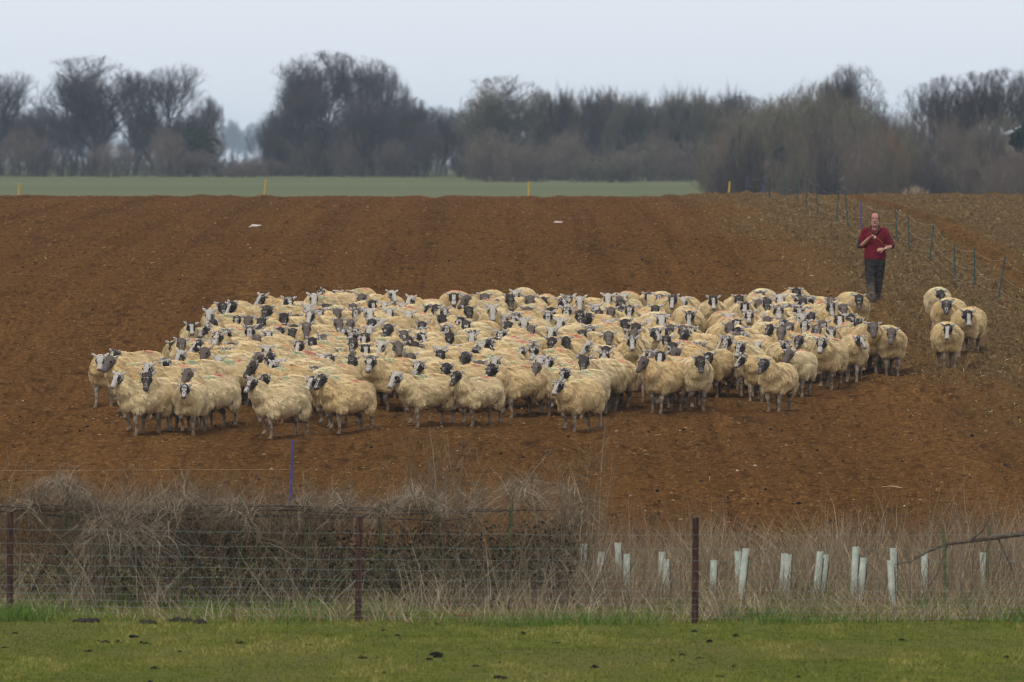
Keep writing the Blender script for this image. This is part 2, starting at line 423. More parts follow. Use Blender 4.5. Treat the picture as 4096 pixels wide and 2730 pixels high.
# lush green grass along the fence foot
M_LUSH = strand_mat('lush_grass', (0.055, 0.105, 0.014), (0.105, 0.185, 0.028), (0.21, 0.21, 0.07))
n = 40000; d = 95.4+5.6*rng.random(n)**1.6; x = (rng.random(n)*2-1)*7.2
dens = np.clip(0.0+vn(x, d*0.5, .7, 71)*1.3+0.75*np.exp(-((x+5.2)/1.1)**2)+.35*np.exp(-((x+2.6)/.5)**2)+.6*np.exp(-((x-3.3)/.9)**2)+.3*np.exp(-((x-5.6)/.5)**2)+.25*np.exp(-((d-95.6)/.25)**2) - .5*np.clip(d-98.3, 0, 1)*((x < 1.9) | (x > 4.6)), 0.03*(d < 98.3), 1); ok = rng.random(n) < dens
x, d = x[ok], d[ok]; n = len(x)
root = np.stack([x, d, zgr(x, d)-0.01], -1); dv = np.stack([rng.normal(0, .35, n), rng.normal(0, .35, n), np.ones(n)], -1)
tag(link('lush_grass', strands('lush_grass', root, dv, 0.10+0.16*rng.random(n)*(0.5+np.clip(vn(x, d, .8, 72)+.5, 0, 1)), 0.008, M_LUSH, 3, 0.55, .1, 4)), kind='stuff')

# dead straw-coloured grass: low everywhere behind the fence, tall on the right
M_DEAD = strand_mat('dead_grass', (0.15, 0.108, 0.060), (0.315, 0.235, 0.140), (0.50, 0.40, 0.265))
n = 80000; d = 96.0+10.6*rng.random(n)**1.25; x = (rng.random(n)*2-1)*0.074*d
right = np.clip((x-0.3)/1.2, 0, 1)
clump = np.clip(0.5+1.6*vn(x, d, 0.8, 81), 0, 1)
ok = rng.random(n) < (0.40+0.6*right*np.clip((d-97)/4, .35, 1))*(0.25+0.75*clump); x, d, right, clump = x[ok], d[ok], right[ok], clump[ok]; n = len(x)
L = (0.16+0.36*rng.random(n))*(0.55+0.6*clump) + right*0.48*rng.random(n)**1.3*(0.4+clump)*np.clip((d-99)/2.5, .0, 1) 
root = np.stack([x, d, zgr(x, d)-0.02], -1)
lean = 0.35*vn(x, d, 1.5, 82)
dv = np.stack([lean*2.5+rng.normal(0, .50, n), rng.normal(0, .4, n), np.ones(n)], -1)
tag(link('dead_grass', strands('dead_grass', root, dv, L, 0.0055+0.0055*rng.random(n), M_DEAD, 4, 0.25+0.6*rng.random(n), .10, 6)), kind='stuff')
# tall brown dock and weed stems standing in the margin
M_WEED = strand_mat('weed_stems', (0.11, 0.074, 0.048), (0.21, 0.150, 0.098), (0.33, 0.25, 0.17))
n = 11000; d = 98.0+9.0*rng.random(n); x = 0.2+(7.6)*rng.random(n)
ok = rng.random(n) < np.clip(0.65+1.2*vn(x, d, .7, 91)+.35*np.exp(-((x-.6)/.8)**2), 0.15, 1); x, d = x[ok], d[ok]; n = len(x)
root = np.stack([x, d, zgr(x, d)-0.02], -1); dv = np.stack([rng.normal(0.05, .22, n), rng.normal(0, .2, n), np.ones(n)], -1)
hgt = (0.40+0.65*rng.random(n)**1.4)*np.clip(.75+1.1*vn(x, d*.3, .8, 93)+.25*(x > 5), .4, 1.35)*(1+0.35*np.exp(-((x-.6)/.9)**2))
tag(link('weed_stems', strands('weed_stems', root, dv, hgt, 0.006+.005*rng.random(n), M_WEED, 4, 0.18, .10, 8)), kind='stuff')
random.seed(202); rng = np.random.default_rng(202)
# ------------------------------------------------------------------ laid hedge behind the fence
M_TWIG = strand_mat('hedge_twigs', (0.055, 0.040, 0.025), (0.155, 0.115, 0.070), (0.29, 0.225, 0.14))
M_WHIP = strand_mat('hedge_whips', (0.085, 0.059, 0.042), (0.19, 0.142, 0.092), (0.33, 0.265, 0.185))
M_DRAPE = strand_mat('draped_dead_grass', (0.11, 0.080, 0.054), (0.24, 0.185, 0.125), (0.52, 0.43, 0.32))
M_LEAF = strand_mat('bramble_leaves', (0.016, 0.018, 0.010), (0.038, 0.036, 0.020), (0.070, 0.045, 0.030))
M_STAKE = plain('green_stake', (0.095, 0.100, 0.040), 0.9, 0.35, 30)
M_BARK = plain('bark', (0.085, 0.065, 0.048), 0.95, 0.4, 25)
hedge = tag(empty('laid_hedge', (0, 0, 0)), 'brown tangled laid hedge with woven rods behind the wire fence', 'hedge')
HX0, HX1 = -8.2, 0.75
n = 24000; x = HX0+(HX1-HX0)*rng.random(n); d = 98.6+1.5*rng.random(n)
zt = np.clip(1.0+0.8*vn(x, d*0, .9, 101)+.3*vn(x, d*0, .3, 106), .5, 1.6)
zr = rng.random(n)*zt*0.85
root = np.stack([x, d, gz(d)+zr], -1)
dv = np.stack([rng.normal(0, 1.0, n), rng.normal(0, .5, n), rng.normal(.35, .6, n)], -1)
tag(link('twigs', strands('twigs', root, dv, 0.18+0.42*rng.random(n), 0.004+0.006*rng.random(n)**2, M_TWIG, 4, 0.15, .22, 11), hedge), kind='stuff')
n = 2300; x = HX0+(HX1-HX0+.3)*rng.random(n); d = 98.7+1.3*rng.random(n)
dens = np.clip(0.45+1.3*vn(x, d*0, .8, 102)+.7*np.exp(-((x+3.1)/.9)**2), 0.08, 1); ok = rng.random(n) < dens; x, d = x[ok], d[ok]; n = len(x)
root = np.stack([x, d, gz(d)+0.3+0.5*rng.random(n)], -1)
dv = np.stack([rng.normal(0, .22, n), rng.normal(0, .15, n), np.ones(n)], -1)
LW = (0.40+0.85*rng.random(n)**1.8)*(0.65+1.0*np.clip(vn(x, d*0, 1.1, 105)+.45, 0, 1))
tag(link('whips', strands('whips', root, dv, LW, 0.007+0.005*rng.random(n), M_WHIP, 6, 0.06, .07, 12, taper=.8), hedge), kind='stuff')
# side shoots off the whips
k = rng.integers(0, n, 12000); t = 0.35+0.6*rng.random(12000)
r2 = root[k] + dv[k]/np.linalg.norm(dv[k], axis=1, keepdims=True)*(LW[k]*t)[:, None] + rng.normal(0, .02, (12000, 3))
d2 = np.stack([rng.normal(0, .8, 12000), rng.normal(0, .4, 12000), 0.5+rng.random(12000)], -1)
tag(link('side_shoots', strands('side_shoots', r2, d2, 0.06+0.22*rng.random(12000), 0.0052, M_WHIP, 3, 0.05, .15, 13), hedge), kind='stuff')
# arching bramble canes
n = 150; x = HX0+(HX1-HX0)*rng.random(n); d = 98.4+1.4*rng.random(n)
root = np.stack([x, d, gz(d)+0.4+0.6*rng.random(n)], -1); dv = np.stack([rng.choice([-1, 1], n)*rng.uniform(.5, 1.3, n), rng.normal(0, .2, n), rng.uniform(.3, 1, n)], -1)
tag(link('bramble_canes', strands('bramble_canes', root, dv, 0.9+0.9*rng.random(n), 0.008, M_WHIP, 8, 0.75, .06, 14, taper=.6), hedge), kind='stuff')
# leaves: dark bramble low in the middle, few on top
n = 8000; x = HX0+(HX1-HX0)*rng.random(n); d = 98.5+1.5*rng.random(n); z = 0.10+0.80*rng.random(n)**1.1
keep = np.clip(0.18+0.9*np.exp(-((x+1.6)/2.4)**2)+1.2*vn(x, z, .5, 103), 0, 1)*(1-.5*(z > .75)); ok = rng.random(n) < keep; x, d, z = x[ok], d[ok], z[ok]
tag(link('leaves', flakes('leaves', x, d, 0.03+0.035*rng.random(len(x)), 0.022+0.025*rng.random(len(x)), M_LEAF, lambda a, b: gz(b)+z, 15), hedge), kind='stuff')
# pale dead grass draped over the top
def drape(n, px, py, d0, spread, L0, L1, seed, name='draped_grass'):
    r = np.random.default_rng(seed); u = r.random(n)*(px[-1]-px[0])+px[0]; top = np.interp(u, px, py)
    d = d0+r.normal(0, .3, n); z = zpx(top, d)-np.abs(r.normal(0, spread, n))
    n2_ = n; root = np.stack([xw(u, d), d, z], -1); dv = np.stack([r.normal(0, 1.0, n), r.normal(-.2, .6, n), r.normal(.35, .55, n)], -1)
    return tag(link(name, strands(name, root, dv, L0+(L1-L0)*r.random(n), 0.0030+.0038*r.random(n)**2, M_DRAPE, 5, r.uniform(.3, 1.7, n), .16, seed), hedge), kind='stuff')
drape(3600, [110, 160, 230, 290, 380, 470], [2030, 1960, 1905, 1950, 2010, 2060], 98.9, .10, .15, .5, 21)
drape(3600, [380, 480, 560, 650, 780, 900, 1010], [2080, 2050, 2010, 1995, 1985, 2000, 2050], 98.8, .12, .15, .6, 22)
drape(1500, [360, 500, 640], [2110, 2060, 2110], 98.5, .18, .4, .9, 23)
drape(2000, [1540, 1600, 1660, 1740, 1800], [2030, 1985, 1970, 1990, 2035], 98.8, .06, .12, .40, 24)
drape(1600, [1180, 1300, 1420, 1540], [2010, 1985, 2000, 2040], 98.9, .12, .15, .5, 25)
drape(1900, [1850, 1980, 2100, 2230, 2330], [2010, 1950, 1915, 1930, 2010], 99.0, .2, .2, .6, 26)
n = 3400; x = HX0+(HX1-HX0+.4)*rng.random(n); d = 97.9+.9*rng.random(n); cl = np.clip(.5+1.7*vn(x, d*0, .45, 104), 0, 1); ok = rng.random(n) < .15+.85*cl*(.5+.5*np.exp(-((x+4.6)/1.2)**2)+.3*(x > -1.5)); x, d = x[ok], d[ok]; n = len(x)
root = np.stack([x, d, gz(d)+.1*rng.random(n)], -1); dv = np.stack([rng.normal(0, .55, n), rng.normal(0, .3, n), np.ones(n)], -1)
tag(link('standing_dead_grass', strands('standing_dead_grass', root, dv, .35+.75*rng.random(n), .0035+.004*rng.random(n)**2, M_DRAPE, 5, .15+.5*rng.random(n), .09, 16), hedge), kind='stuff')
for i in range(95):                                       # laid stems leaning along the hedge
    mb = MB(); x0 = random.uniform(HX0, HX1-.3); dd_ = 98.6+random.random()*1.2; L_ = random.uniform(.7, 1.5); an = random.uniform(.15, 1.1)*(1 if random.random() < .8 else -1); pts = []
    for j in range(6):
        t = j/5; pts.append((x0-math.cos(an)*L_*t*math.copysign(1, an)+random.gauss(0, .03), dd_+random.gauss(0, .03), float(gz(dd_))+random.uniform(.0, .05)+abs(math.sin(an))*L_*t*.95+.1*math.sin(t*3)))
    r0 = random.uniform(.008, .019); mb.tube(pts, [r0*(1-.7*j/5) for j in range(6)], 5); mb.build('laid_stem', M_BARK if i % 3 else M_STAKE, hedge)
for i in range(9):                                        # woven binding rods along the top
    mb = MB(); x0 = -8.2+random.uniform(0, 2.5)+0.35*i; x1 = min(0.45, x0+random.uniform(3.5, 6.0)); pts = []; zz = 1.06+random.uniform(-.08, .07)
    for j in range(15):
        t = j/14; xx = x0+(x1-x0)*t
        pts.append((xx, 98.75+0.05*math.sin(xx*3.4+i*2)+.02*i, float(gz(98.8))+zz+0.03*math.sin(xx*2.1+i)+.04*(t-.5)*random.uniform(-1, 1)))
    mb.tube(pts, [0.017*(1-.5*j/14) for j in range(15)], 6); mb.build('binding_rod', M_BARK, hedge)
for i, px in enumerate((265, 420, 730, 965, 1230, 1530, 1745, 2040)):       # upright stakes
    mb = MB(); xx = xw(px, 98.9); mb.tube([(xx, 98.9, float(gz(98.9))-.1), (xx+random.uniform(-.02, .02), 98.9, float(gz(98.9))+.7), (xx+random.uniform(-.04, .04), 98.9, float(gz(98.9))+1.16+random.uniform(-.05, .08))], [.026, .025, .022], 7)
    mb.build('stake', M_STAKE, hedge)

# ------------------------------------------------------------------ stock fence
M_POST = NM('creosoted_post', 0.9, 0.2); _o = M_POST.objco()
_g = M_POST.noise(6, M_POST.vmath('MULTIPLY', _o, (8, 8, 1)), 4)
M_POST = M_POST.col(M_POST.mix(M_POST.ramp(_g, .35, .65), (0.030, 0.014, 0.012), (0.082, 0.036, 0.026)))
M_CUT = plain('cut_wood', (0.20, 0.15, 0.09))
M_WIRE = plain('galvanised_wire', (0.16, 0.21, 0.20), 0.5, .15, 10, .5)
sf = tag(empty('stock_fence', (0, 96, 0)), 'square mesh wire stock fence on round dark red-brown wooden posts', 'fence'); 
FD = lambda px: 96.4 - 0.9*(px/4096.0)                    # it runs a little nearer towards the right
fence_x = [-1340, 38, 1432, 2780, 4150]
def local(o, v): return Vector(v) - o.location
for i, px in enumerate(fence_x):
    d = FD(px); xx = xw(px, d); zb = float(zgr(xx, d)); mb = MB(); rr = .039
    ln = (-.01, .012, .03, .012, 0)[i]
    pts = [local(sf, (xx+ln*(t-.0)*0.6, d, zb-.12+1.31*t)) for t in (0, .3, .6, .85, .985, 1)]
    mb.tube(pts, [rr*1.02, rr, rr*.98, rr*.97, rr*.97, rr*.90], 14); po = mb.build('post', M_POST, sf, smooth=False)
    mb = MB(); e = pts[-1]; mb.tube([e, e+Vector((0, 0, .002))], [rr*.88, rr*.86], 14); mb.build('post_top', M_CUT, po)
wire_z = [0.055, 0.13, 0.20, 0.275, 0.365, 0.47, 0.585, 0.70, 0.83, 0.99][:10]
def fz(px, d): xx = xw(px, d); return float(zgr(xx, d))
fzs = np.interp(np.linspace(-1340, 4150, 60), fence_x, [fz(p, FD(p)) for p in fence_x])
for i, h in enumerate(wire_z):
    mb = MB(); pts = []
    for j, px in enumerate(np.linspace(-1340, 4150, 60)):
        d = FD(px)-.046; sag = 0.012*math.sin(j*1.7+i)+.004*math.sin(j*5.1+i*2)
        pts.append(local(sf, (xw(px, d), d, fzs[j]+h+sag*.6)))
    mb.tube(pts, 0.0016, 5); mb.build('line_wire', M_WIRE, sf)
mb = MB(); mb.tube([(0, 0, wire_z[0]), (0, 0, .3), (0, 0, .6), (0.003, 0, wire_z[8])], 0.0009, 4); stay = mb.mesh('stay_wire', M_WIRE)
for px in np.arange(-300, 4400, 54.5):
    d = FD(px)-.049; link('stay_wire', stay, sf, local(sf, (xw(px, d)+random.uniform(-.006, .006), d, float(np.interp(px, np.linspace(-1340, 4150, 60), fzs)))))

# ------------------------------------------------------------------ tree shelters, stakes and a leaning bough in the margin
M_TUBE = NM('shelter_tube', 0.55, 0.4); M_TUBE.b.inputs['Transmission Weight'].default_value = 0.0
M_TUBE = M_TUBE.col(M_TUBE.mix(M_TUBE.ramp(M_TUBE.noise(9, M_TUBE.objco()), .3, .7), (0.38, 0.42, 0.345), (0.56, 0.59, 0.505)))
tubes = [(2187,2232,2168,2370),(2335,2172,2338,2300),(2408,2200,2384,2340),(2471,2168,2477,2320),(2508,2207,2505,2365),(2649,2202,2643,2360),
         (2664,2232,2666,2378),(2856,2244,2850,2390),(2950,2210,2956,2370),(2984,2200,2962,2405),(3139,2224,3126,2392),(3154,2228,3146,2396),(3282,2216,3262,2402),(3304,2231,3285,2396),
         (3423,2202,3414,2394),(3455,2242,3440,2408),(3562,2246,3570,2424),(3573,2206,3575,2390),(3699,2222,3696,2380),(3932,2217,3936,2392)]
LBL = {0: 'pale green tree shelter tube half hidden in the end of the hedge', 2: 'pale green shelter tube leaning well over in the dead grass', 9: 'pale green shelter tube leaning outward from its upright neighbour',
       19: 'lone pale tube shelter beside a green stake under the leaning bough'}
for i, (x0, y0, x1, y1) in enumerate(tubes):
    X0, D0 = at_px(x1, y1); zb = float(zgr(X0, D0)); o = empty('tree_shelter', (X0, D0, zb))
    h = (y1-y0)/FPX*D0; dx = (x0-x1)/FPX*D0
    mb = MB(); n = 12; ro, ri = .039, .035; rings = []
    for (t, r_) in ((-.08, ro), (.0, ro), (.4, ro*1.01), (.9, ro), (1.0, ro*1.06), (1.0, ri), (.86, ri)):
        rings.append([(dx*t+math.cos(a)*r_, math.sin(a)*r_, h*t) for a in [2*math.pi*j/n for j in range(n)]])
    mb.rings(rings); mb.build('tube', M_TUBE, o, smooth=False)
    mb = MB(); mb.tube([(.042, .02, -.05), (.042+dx*.85, .02, h*.86)], .012, 6); mb.build('support_stake', M_BARK, o)
    if i % 3 != 1:
        mb = MB(); mb.tube([(dx*.8, 0, h*.8), (dx*1.05+.01, 0, h*1.12), (dx*1.1-.01, .01, h*(1.35+.2*random.random()))], [.005, .004, .002], 4); mb.build('sapling_stem', M_BARK, o)
    tag(o, LBL.get(i, 'pale green plastic tube around a young hedge plant in the dead grass'), 'tree shelter', 'tree shelter tubes planted along the margin')
for px, y0, y1, top in ((3782, 2115, 2420, -.03), (3950, 2105, 2400, .02)):
    X0, D0 = at_px(px, y1); mb = MB(); h = (y1-y0)/FPX*D0
    mb.tube([(0, 0, -.1), (-.005, 0, h*.5), (top, 0, h)], [.021, .02, .018], 7)
    o = mb.build('wooden_stake', M_STAKE, None, (X0, D0, float(zgr(X0, D0))))
    tag(o, 'greenish wooden stake crossed by the upper part of the bough' if px < 3800 else 'greenish wooden stake beside the lone pale shelter tube', 'stake')
bo = empty('leaning_bough', (xw(3880, 98.6), 98.6, float(gz(98.6)))); mb = MB()
P = [(3655, 2232), (3720, 2205), (3790, 2178), (3880, 2165), (3970, 2152), (4096, 2134), (4250, 2125), (4420, 2160)]
mb.tube([local(bo, (xw(a, 98.6), 98.6+.05*math.sin(i), zpx(b, 98.6))) for i, (a, b) in enumerate(P)], [.006, .013, .018, .022, .026, .03, .036, .04], 8)
mb.build('limb', M_BARK, bo)
mb = MB(); P = [(4420, 2165), (4440, 2300), (4450, 2460)]
mb.tube([local(bo, (xw(a, 98.6), 98.6, zpx(b, 98.6))) for a, b in P], [.055, .06, .07], 8); mb.build('stem', M_BARK, bo)
for a, b, c, e in ((3790, 2180, 3690, 2380), (3990, 2150, 4060, 2330), (3880, 2166, 3960, 2060), (3700, 2215, 3560, 2260)):
    mb = MB(); mb.tube([local(bo, (xw(a, 98.6), 98.6, zpx(b, 98.6))), local(bo, (xw((a+c)/2+10, 98.6), 98.5, zpx((b+e)/2+8, 98.6))), local(bo, (xw(c, 98.6), 98.45, zpx(e, 98.6)))], [.012, .009, .004], 6); mb.build('branch', M_BARK, bo)
tag(bo, 'dark bare bough leaning across the dead grass beyond the shelter tubes', 'branch')

# dung and mole-turned earth on the pasture
M_EARTH = plain('turned_earth', (0.030, 0.024, 0.017), .95, .4, 40)
M_REDEARTH = plain('red_earth', (0.115, 0.050, 0.022), .95, .3, 30)
def lump(name, px, py, w, h, mat, label, cat, group, k=5):
    X0, D0 = at_px(px, py); mb = MB()
    for j in range(k):
        a = (-1+2*j/(k-1))*.8+random.uniform(-.1, .1); s = random.uniform(.6, .95)*(1-.35*abs(a))
        mb.ellipsoid((a*w*.5, random.uniform(-.02, .02), h*.28*s), (w*.34*s, w*.26*s+.02, h*.75*s), Matrix.Rotation(random.uniform(-.5, .5), 3, 'Z'), 7, 5)
    me = remesh(mb, max(.010, w*.05), 1, 1, name); c = coords(me); c += normals(me)*(0.16*h*vn3(c, .03))[:, None]; set_coords(me, c)
    me.polygons.foreach_set('use_smooth', [False]*len(me.polygons)); me.materials.append(mat)
    o = link(name, me, None, (X0, D0, float(zgr(X0, D0))-.004)); tag(o, label, cat, group)
for px, py, w in ((345, 2492, .30), (590, 2498, .20), (720, 2482, .26), (800, 2492, .13)):
    lump('earth_heap', px, py, w, .075, M_EARTH, 'black crumbly heap of earth at the foot of the fence', 'earth', 'earth heaps at the fence foot', 7)
for px, py, w in ((95, 2475, .0), (1260, 2474, .26), (1560, 2462, .15), (1850, 2456, .22), (2320, 2478, .15)):
    if w: lump('red_earth_patch', px, py, w, .04, M_REDEARTH, 'low reddish scrape of bare soil at the fence foot', 'earth', 'red scrapes along the fence', 5)
dung = [(62,2520),(20,2585),(425,2560),(475,2558),(390,2552),(355,2598),(535,2535),(575,2562),(590,2570),(680,2548),(965,2575),(1240,2580),(620,2668),(600,2718),
        (720,2598),(1535,2502),(1590,2523),(1745,2474),(1320,2530),(1450,2625),(1750,2622),(1720,2628),(1910,2650),(1535,2680),(1660,2710),(2000,2638),(2060,2710),
        (2378,2652),(2225,2563),(2090,2520),(2780,2503),(2945,2522),(2730,2612),(2800,2620),(2840,2555),(2935,2655),(2880,2698),(2690,2632),(3195,2705),(3555,2615),(3610,2543),(4030,2605)]
for i, (px, py) in enumerate(dung):
    lump('dung_pat', px, py+14, random.uniform(.045, .095), random.uniform(.025, .05), M_DUNG, 'small black lump of sheep dung on the short green grass', 'dung', 'dung lumps scattered on the pasture', 3)
for px, py in ((1745, 2630), (2000, 2700)):
    lump('dung_pat', px, py, .15, .045, M_DUNG, 'long flattened smear of black dung on the pasture', 'dung', 'long dung smears', 7)

# pale scraps on the ploughed land, straw stalk
M_SCRAP = plain('pale_scrap', (0.55, 0.46, 0.42), .7, .15, 12)
for px, py, wd, lb in ((1020, 913, .32, 'flat pinkish white scrap lying on bare soil far above the flock'), (2230, 883, .27, 'narrow pale scrap lying on the soil near the crest')):
    X0, D0 = at_px(px, py); mb = MB()
    mb.tube([(-wd/2, 0, .0), (-wd*.2, .05, .05), (wd*.1, -.05, .04), (wd/2, 0, .06)], [.02, .07, .06, .03], 8, .5); me = remesh(mb, .015, 2, 1, 'fallen_scrap'); me.materials.append(M_SCRAP)
    tag(link('fallen_scrap', me, None, (X0, D0, ground(X0, D0)+.015)), lb, 'scrap')
M_STRAW = plain('straw', (0.42, 0.33, 0.17), .8, .2)
X0, D0 = at_px(3565, 1958); mb = MB(); mb.tube([(-.14, .03, .03), (0, 0, .045), (.15, -.02, .02)], [.004, .007, .009], 6); tag(mb.build('straw_stalk', M_STRAW, None, (X0, D0, ground(X0, D0)+.01)), 'thick yellow straw stalk lying on the brown soil', 'straw')

# ------------------------------------------------------------------ electric fences
M_PBLUE = plain('blue_plastic', (0.045, 0.052, 0.215), .5, .15, 20, .4)
M_PGREEN = plain('dark_green_plastic', (0.018, 0.052, 0.045), .5, .2, 20, .4)
M_PYEL = plain('yellow_plastic', (0.48, 0.30, 0.030), .5, .15, 20, .4)
M_POLY = plain('polywire', (0.42, 0.38, 0.30), .7, .2, 6)
def step_post(parent, X0, D0, h, dx, mat, name='post'):
    mb = MB(); zb = ground(X0, D0)-.05; B = Vector((X0, D0, zb))-parent.location
    mb.tube([B, B+Vector((dx*.5, 0, h*.5)), B+Vector((dx, 0, h+.05))], [.018, .017, .014], 6)
    for t in (.18, .34, .52, .70, .86, .98):                # wire lugs
        mb.box(B+Vector((dx*t+.012, -.008, (h+.05)*t)), (.020, .011, .010))
    mb.box(B+Vector((.03, 0, .075)), (.045, .008, .006))     # foot tread
    mb.build(name, mat, parent)
    return lambda t: B+Vector((dx*t, -.012, (h+.05)*t))
ef = tag(empty('electric_fence', (11, 230, 0)), 'electric fence of thin dark green and blue posts with sagging white wires', 'fence')
posts = [(2989,700,2983,792,'b',300),(3059,710,3046,792,'b',287),(3079,702,3077,803,'g',0),(3142,705,3136,808,'g',0),(3197,705,3187,818,'g',0),(3231,720,3224,840,'g',0),(3268,738,3270,863,'g',0),
         (3356,765,3345,897,'g',0),(3382,770,3394,911,'g',0),(3441,784,3446,930,'b',0),(3581,810,3592,957,'g',0),(3631,852,3637,1010,'g',0),(3735,888,3716,1047,'g',0),(3816,937,3822,1105,'g',0),(3897,975,3900,1148,'g',0),(4020,1025,3990,1200,'g',0),(4130,1080,4120,1262,'g',0),(4270,1150,4262,1330,'g',0)]
fs = []
for x0, y0, x1, y1, cl, dist in posts:
    if dist: D0 = dist; X0 = xw(x1, D0)
    else: X0, D0 = at_px(x1, y1)
    h = min(1.0, (y1-y0)/FPX*D0); fs.append(step_post(ef, X0, D0, h, (x0-x1)/FPX*D0, M_PBLUE if cl == 'b' else M_PGREEN))
for a, b in zip(fs[:-1], fs[1:]):
    for t, sg in ((.96, .10), (.60, .12), (.30, .07)):
        p, q = a(t), b(t); mb = MB(); s_ = sg*random.uniform(.6, 1.6)
        mb.tube([p.lerp(q, u/9)+Vector((0, 0, -s_*4*(u/9)*(1-u/9))) for u in range(10)], .0015, 4); mb.build('wire', M_POLY, ef)
for px, y0, y1, x0, lb in ((75, 738, 787, 77, 'yellow marker stake on the crest before the two round-topped bare trees'), (1055, 725, 787, 1064, 'tilted yellow marker stake on the crest by the gap in the trees'), (2115, 737, 789, 2115, 'upright yellow marker stake on the crest below the line of slender trees'), (2913, 740, 787, 2919, 'orange-yellow stake on the crest at the far end of the electric fence')):
    D0 = 296; X0 = xw(px, D0); o = empty('marker_stake', (X0, D0, ground(X0, D0)-.05)); h = (y1-y0)/FPX*D0+.1; dx = (x0-px)/FPX*D0; mb = MB()
    mb.tube([(0, 0, 0), (dx, 0, h)], [.035, .032], 8); mb.build('shaft', M_PYEL, o)
    mb = MB(); mb.tube([(dx, 0, h), (dx*1.02, 0, h+.03)], [.04, .03], 8); mb.build('cap', M_PYEL, o); tag(o, lb, 'stake')
X0, D0 = at_px(1160, 2060); nf = tag(empty('electric_fence', (X0, D0, ground(X0, D0))), 'blue fence post with a thin wire standing just behind the hedge', 'fence')
a = step_post(nf, X0, D0, 1.0, .035, M_PBLUE)
mb = MB(); mb.tube([(-9, -.3, .60), (-5, -.1, .585), (-2.5, 0, .59), (0.02, 0, .60)], .0011, 4); mb.build('wire', M_POLY, nf)
M_PIPE = plain('grey_pipe', (0.36, 0.38, 0.40), .6, .1)
X0, D0 = xw(3374, 520), 520; o = empty('vent_pipe', (X0, D0, float(gz(D0)))); mb = MB(); zt = zpx(712, D0)-float(gz(D0)); mb.tube([(0, 0, -.2), (0, 0, zt-.25)], .16, 10); mb.build('shaft', M_PIPE, o)
mb = MB(); mb.ellipsoid((0, 0, zt-.18), (.27, .27, .24), None, 12, 8); mb.build('cap', M_PIPE, o, smooth=True); tag(o, 'pale grey pipe with rounded cap before the far scrub', 'pipe')
random.seed(303); rng = np.random.default_rng(303)
